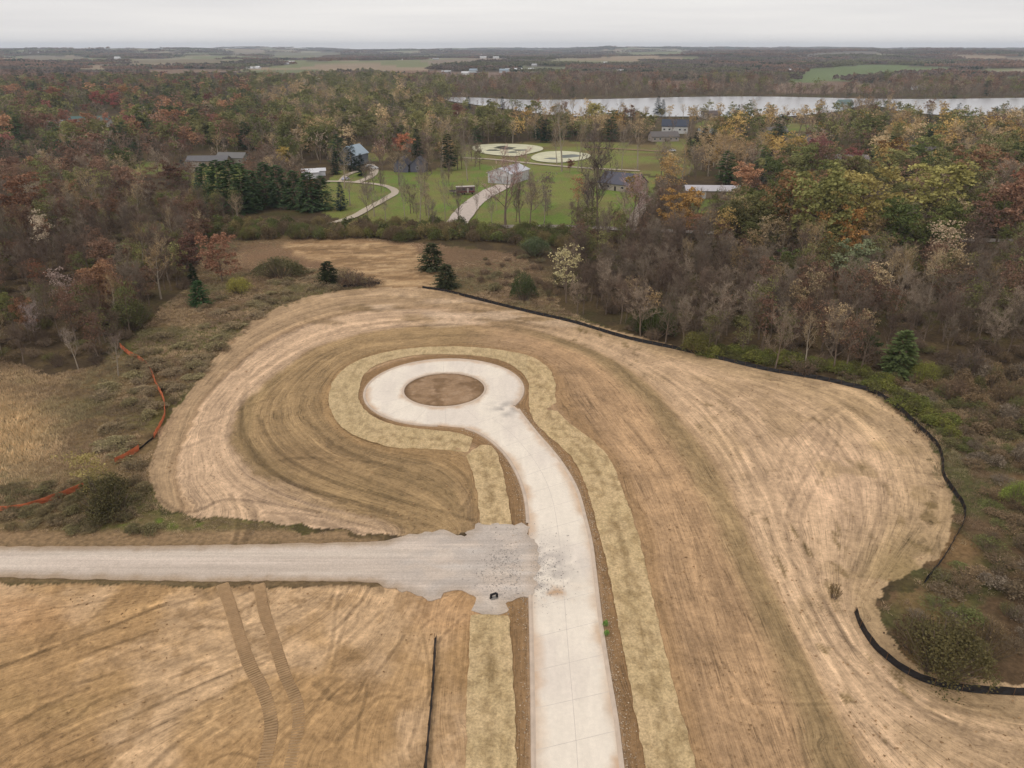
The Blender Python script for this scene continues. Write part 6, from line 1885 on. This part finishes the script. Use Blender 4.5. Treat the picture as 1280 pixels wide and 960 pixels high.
# silo-like water tower far off
# ------------------------------------------------------------------ vehicles
M_TYRE = plain('tyre', (30, 30, 32), 0.9)
def car(px, py, rz, rgb, label, L_=4.6):
    p = G(px, py)
    r = empty('parked_car', (p.x, p.y, 0.4), rz, label=label, cat='car', group='cars parked in the yards')
    m = MB()
    prof = [(-2.3, .35), (-2.3, .85), (-1.3, .98), (-0.7, 1.45), (0.9, 1.45), (1.7, 1.0), (2.3, .9), (2.3, .35)]
    n_ = len(prof); vs = [(x_, -0.9 * (1 if z < 1.2 else .82), z) for x_, z in prof] + [(x_, 0.9 * (1 if z < 1.2 else .82), z) for x_, z in prof]
    m.add(vs, [tuple(range(n_)), tuple(range(2 * n_ - 1, n_ - 1, -1))] + [(i, n_ + i, n_ + (i + 1) % n_, (i + 1) % n_) for i in range(n_)])
    m.build('body', cm('car_paint', rgb, 0.3), r)
    g_ = MB(); g_.add([(-1.2, -.76, 1.02), (1.55, -.76, 1.02), (0.88, -.77, 1.38), (-.68, -.77, 1.38)], [(0, 1, 2, 3)]); g_.add([(-1.2, .76, 1.02), (1.55, .76, 1.02), (0.88, .77, 1.38), (-.68, .77, 1.38)], [(3, 2, 1, 0)])
    for v in range(8): g_.v[v] = (g_.v[v][0], g_.v[v][1] * 1.15, g_.v[v][2])
    g_.build('window', M_GLASS, r)
    for sx in (-1.4, 1.4):
        for sy in (-0.85, 0.85):
            w_ = MB(); w_.tube((sx, sy - 0.11, .34), (sx, sy + 0.11, .34), .34, .34, 12, cap=True); w_.build('wheel', M_TYRE, r)
car(462, 210, R(10), (230, 230, 232), 'white parked car at the top of the looped driveway, left one')
car(468, 212, R(-30), (226, 226, 228), 'white parked car at the top of the looped driveway, right one')
car(432, 226, R(60), (190, 190, 215), 'pale parked car on the driveway junction below the barn')
car(840, 190, R(5), (225, 226, 230), 'white parked car on the small lawn beside the spruce clump')
# camper and trailer on the lawn
p = G(582, 243)
cr = empty('camper', (p.x, p.y, 0.3), R(12), label='grey and dark red camper parked on the lawn left of the wide drive', cat='camper')
m = MB(); m.box((0, 0, 1.95), (8.6, 2.5, 2.7)); m.build('body', cm('camper_body', (112, 92, 92), 0.5), cr)
m = MB(); m.box((0, 0, 3.36), (8.8, 2.6, 0.12)); m.build('roof', cm('camper_roof', (206, 196, 188), 0.6), cr)
m = MB(); m.box((0, -1.27, 1.1), (8.5, 0.04, 0.5)); m.build('stripe', cm('camper_stripe', (110, 44, 50), 0.5), cr)
for x_ in (-3, -1, 2.6):
    m = MB(); m.box((x_, -1.27, 2.3), (1.2, 0.06, 0.8)); m.build('window', M_GLASS, cr)
m = MB(); m.box((0.9, -1.27, 1.75), (0.75, 0.06, 2.0)); m.build('door', cm('camper_door', (180, 170, 165)), cr)
for x_ in (-1.6, -0.7, 3.0):
    for s in (-1.1, 1.1):
        m = MB(); m.tube((x_, s - .12, .38), (x_, s + .12, .38), .4, .4, 12, cap=True); m.build('wheel', M_TYRE, cr)
p = G(568, 242)
tl = empty('trailer', (p.x, p.y, 0.3), R(8), label='low flat trailer left of the camper on the lawn', cat='trailer')
m = MB(); m.box((0, 0, .8), (4.6, 2.2, .18)); m.build('deck', cm('deck', (190, 182, 176)), tl)
m = MB()
for s in (-1.08, 1.08): m.box((0, s, 1.05), (4.6, .06, .34))
m.build('side_rail', cm('rail', (84, 72, 74)), tl)
m = MB(); m.box((3.0, 0, .6), (1.5, .12, .12)); m.build('drawbar', M_TYRE, tl)
for s in (-1.0, 1.0):
    m = MB(); m.tube((-.3, s - .1, .36), (-.3, s + .1, .36), .36, .36, 12, cap=True); m.build('wheel', M_TYRE, tl)
# small outlet beside the gravel apron
p = G(617, 748)
ot = empty('storm_inlet', (p.x, p.y, 0.1), R(20), label='small black storm inlet standing in the gravel left of the road', cat='storm inlet')
m = MB(); m.tube((-.35, 0, 0), (-.3, 0, .6), .16, .15, 10, cap=True); m.tube((-.3, 0, .55), (.35, 0, .62), .15, .15, 10, cap=True); m.build('pipe', M_SILT, ot)
m = MB(); m.box((.42, -.05, .3), (.22, .3, .6)); m.build('leg', M_SILT, ot)
m = MB(); m.box((0.05, -.1, .05), (.9, .5, .08)); m.build('base', cm('inlet_base', (150, 144, 138)), ot)
# weed by the kerb
for a, b in ((758, 795), (757, 783)):
    hshrub(a, b, 10, 8, (110, 150, 60), 1, 'small bright green weed beside the right kerb' + (', upper one' if b < 790 else ', lower one'), 3)

# ------------------------------------------------------------------ haze
def haze():
    m = bpy.data.materials.new('haze'); m.use_nodes = True; t = m.node_tree
    for n_ in list(t.nodes): t.nodes.remove(n_)
    o = N(t, 'ShaderNodeOutputMaterial'); v = N(t, 'ShaderNodeVolumePrincipled')
    v.inputs['Color'].default_value = (0.77, 0.86, 1.0, 1)
    v.inputs['Density'].default_value = 7.0e-5
    t.links.new(v.outputs[0], o.inputs['Volume'])
    mb = MB(); mb.box((0, 0, 59.0), (28000, 28000, 128.0))
    ob = mb.build('haze', m, kind='stuff', label='thin bluish haze over the far hills', cat='haze')
haze()
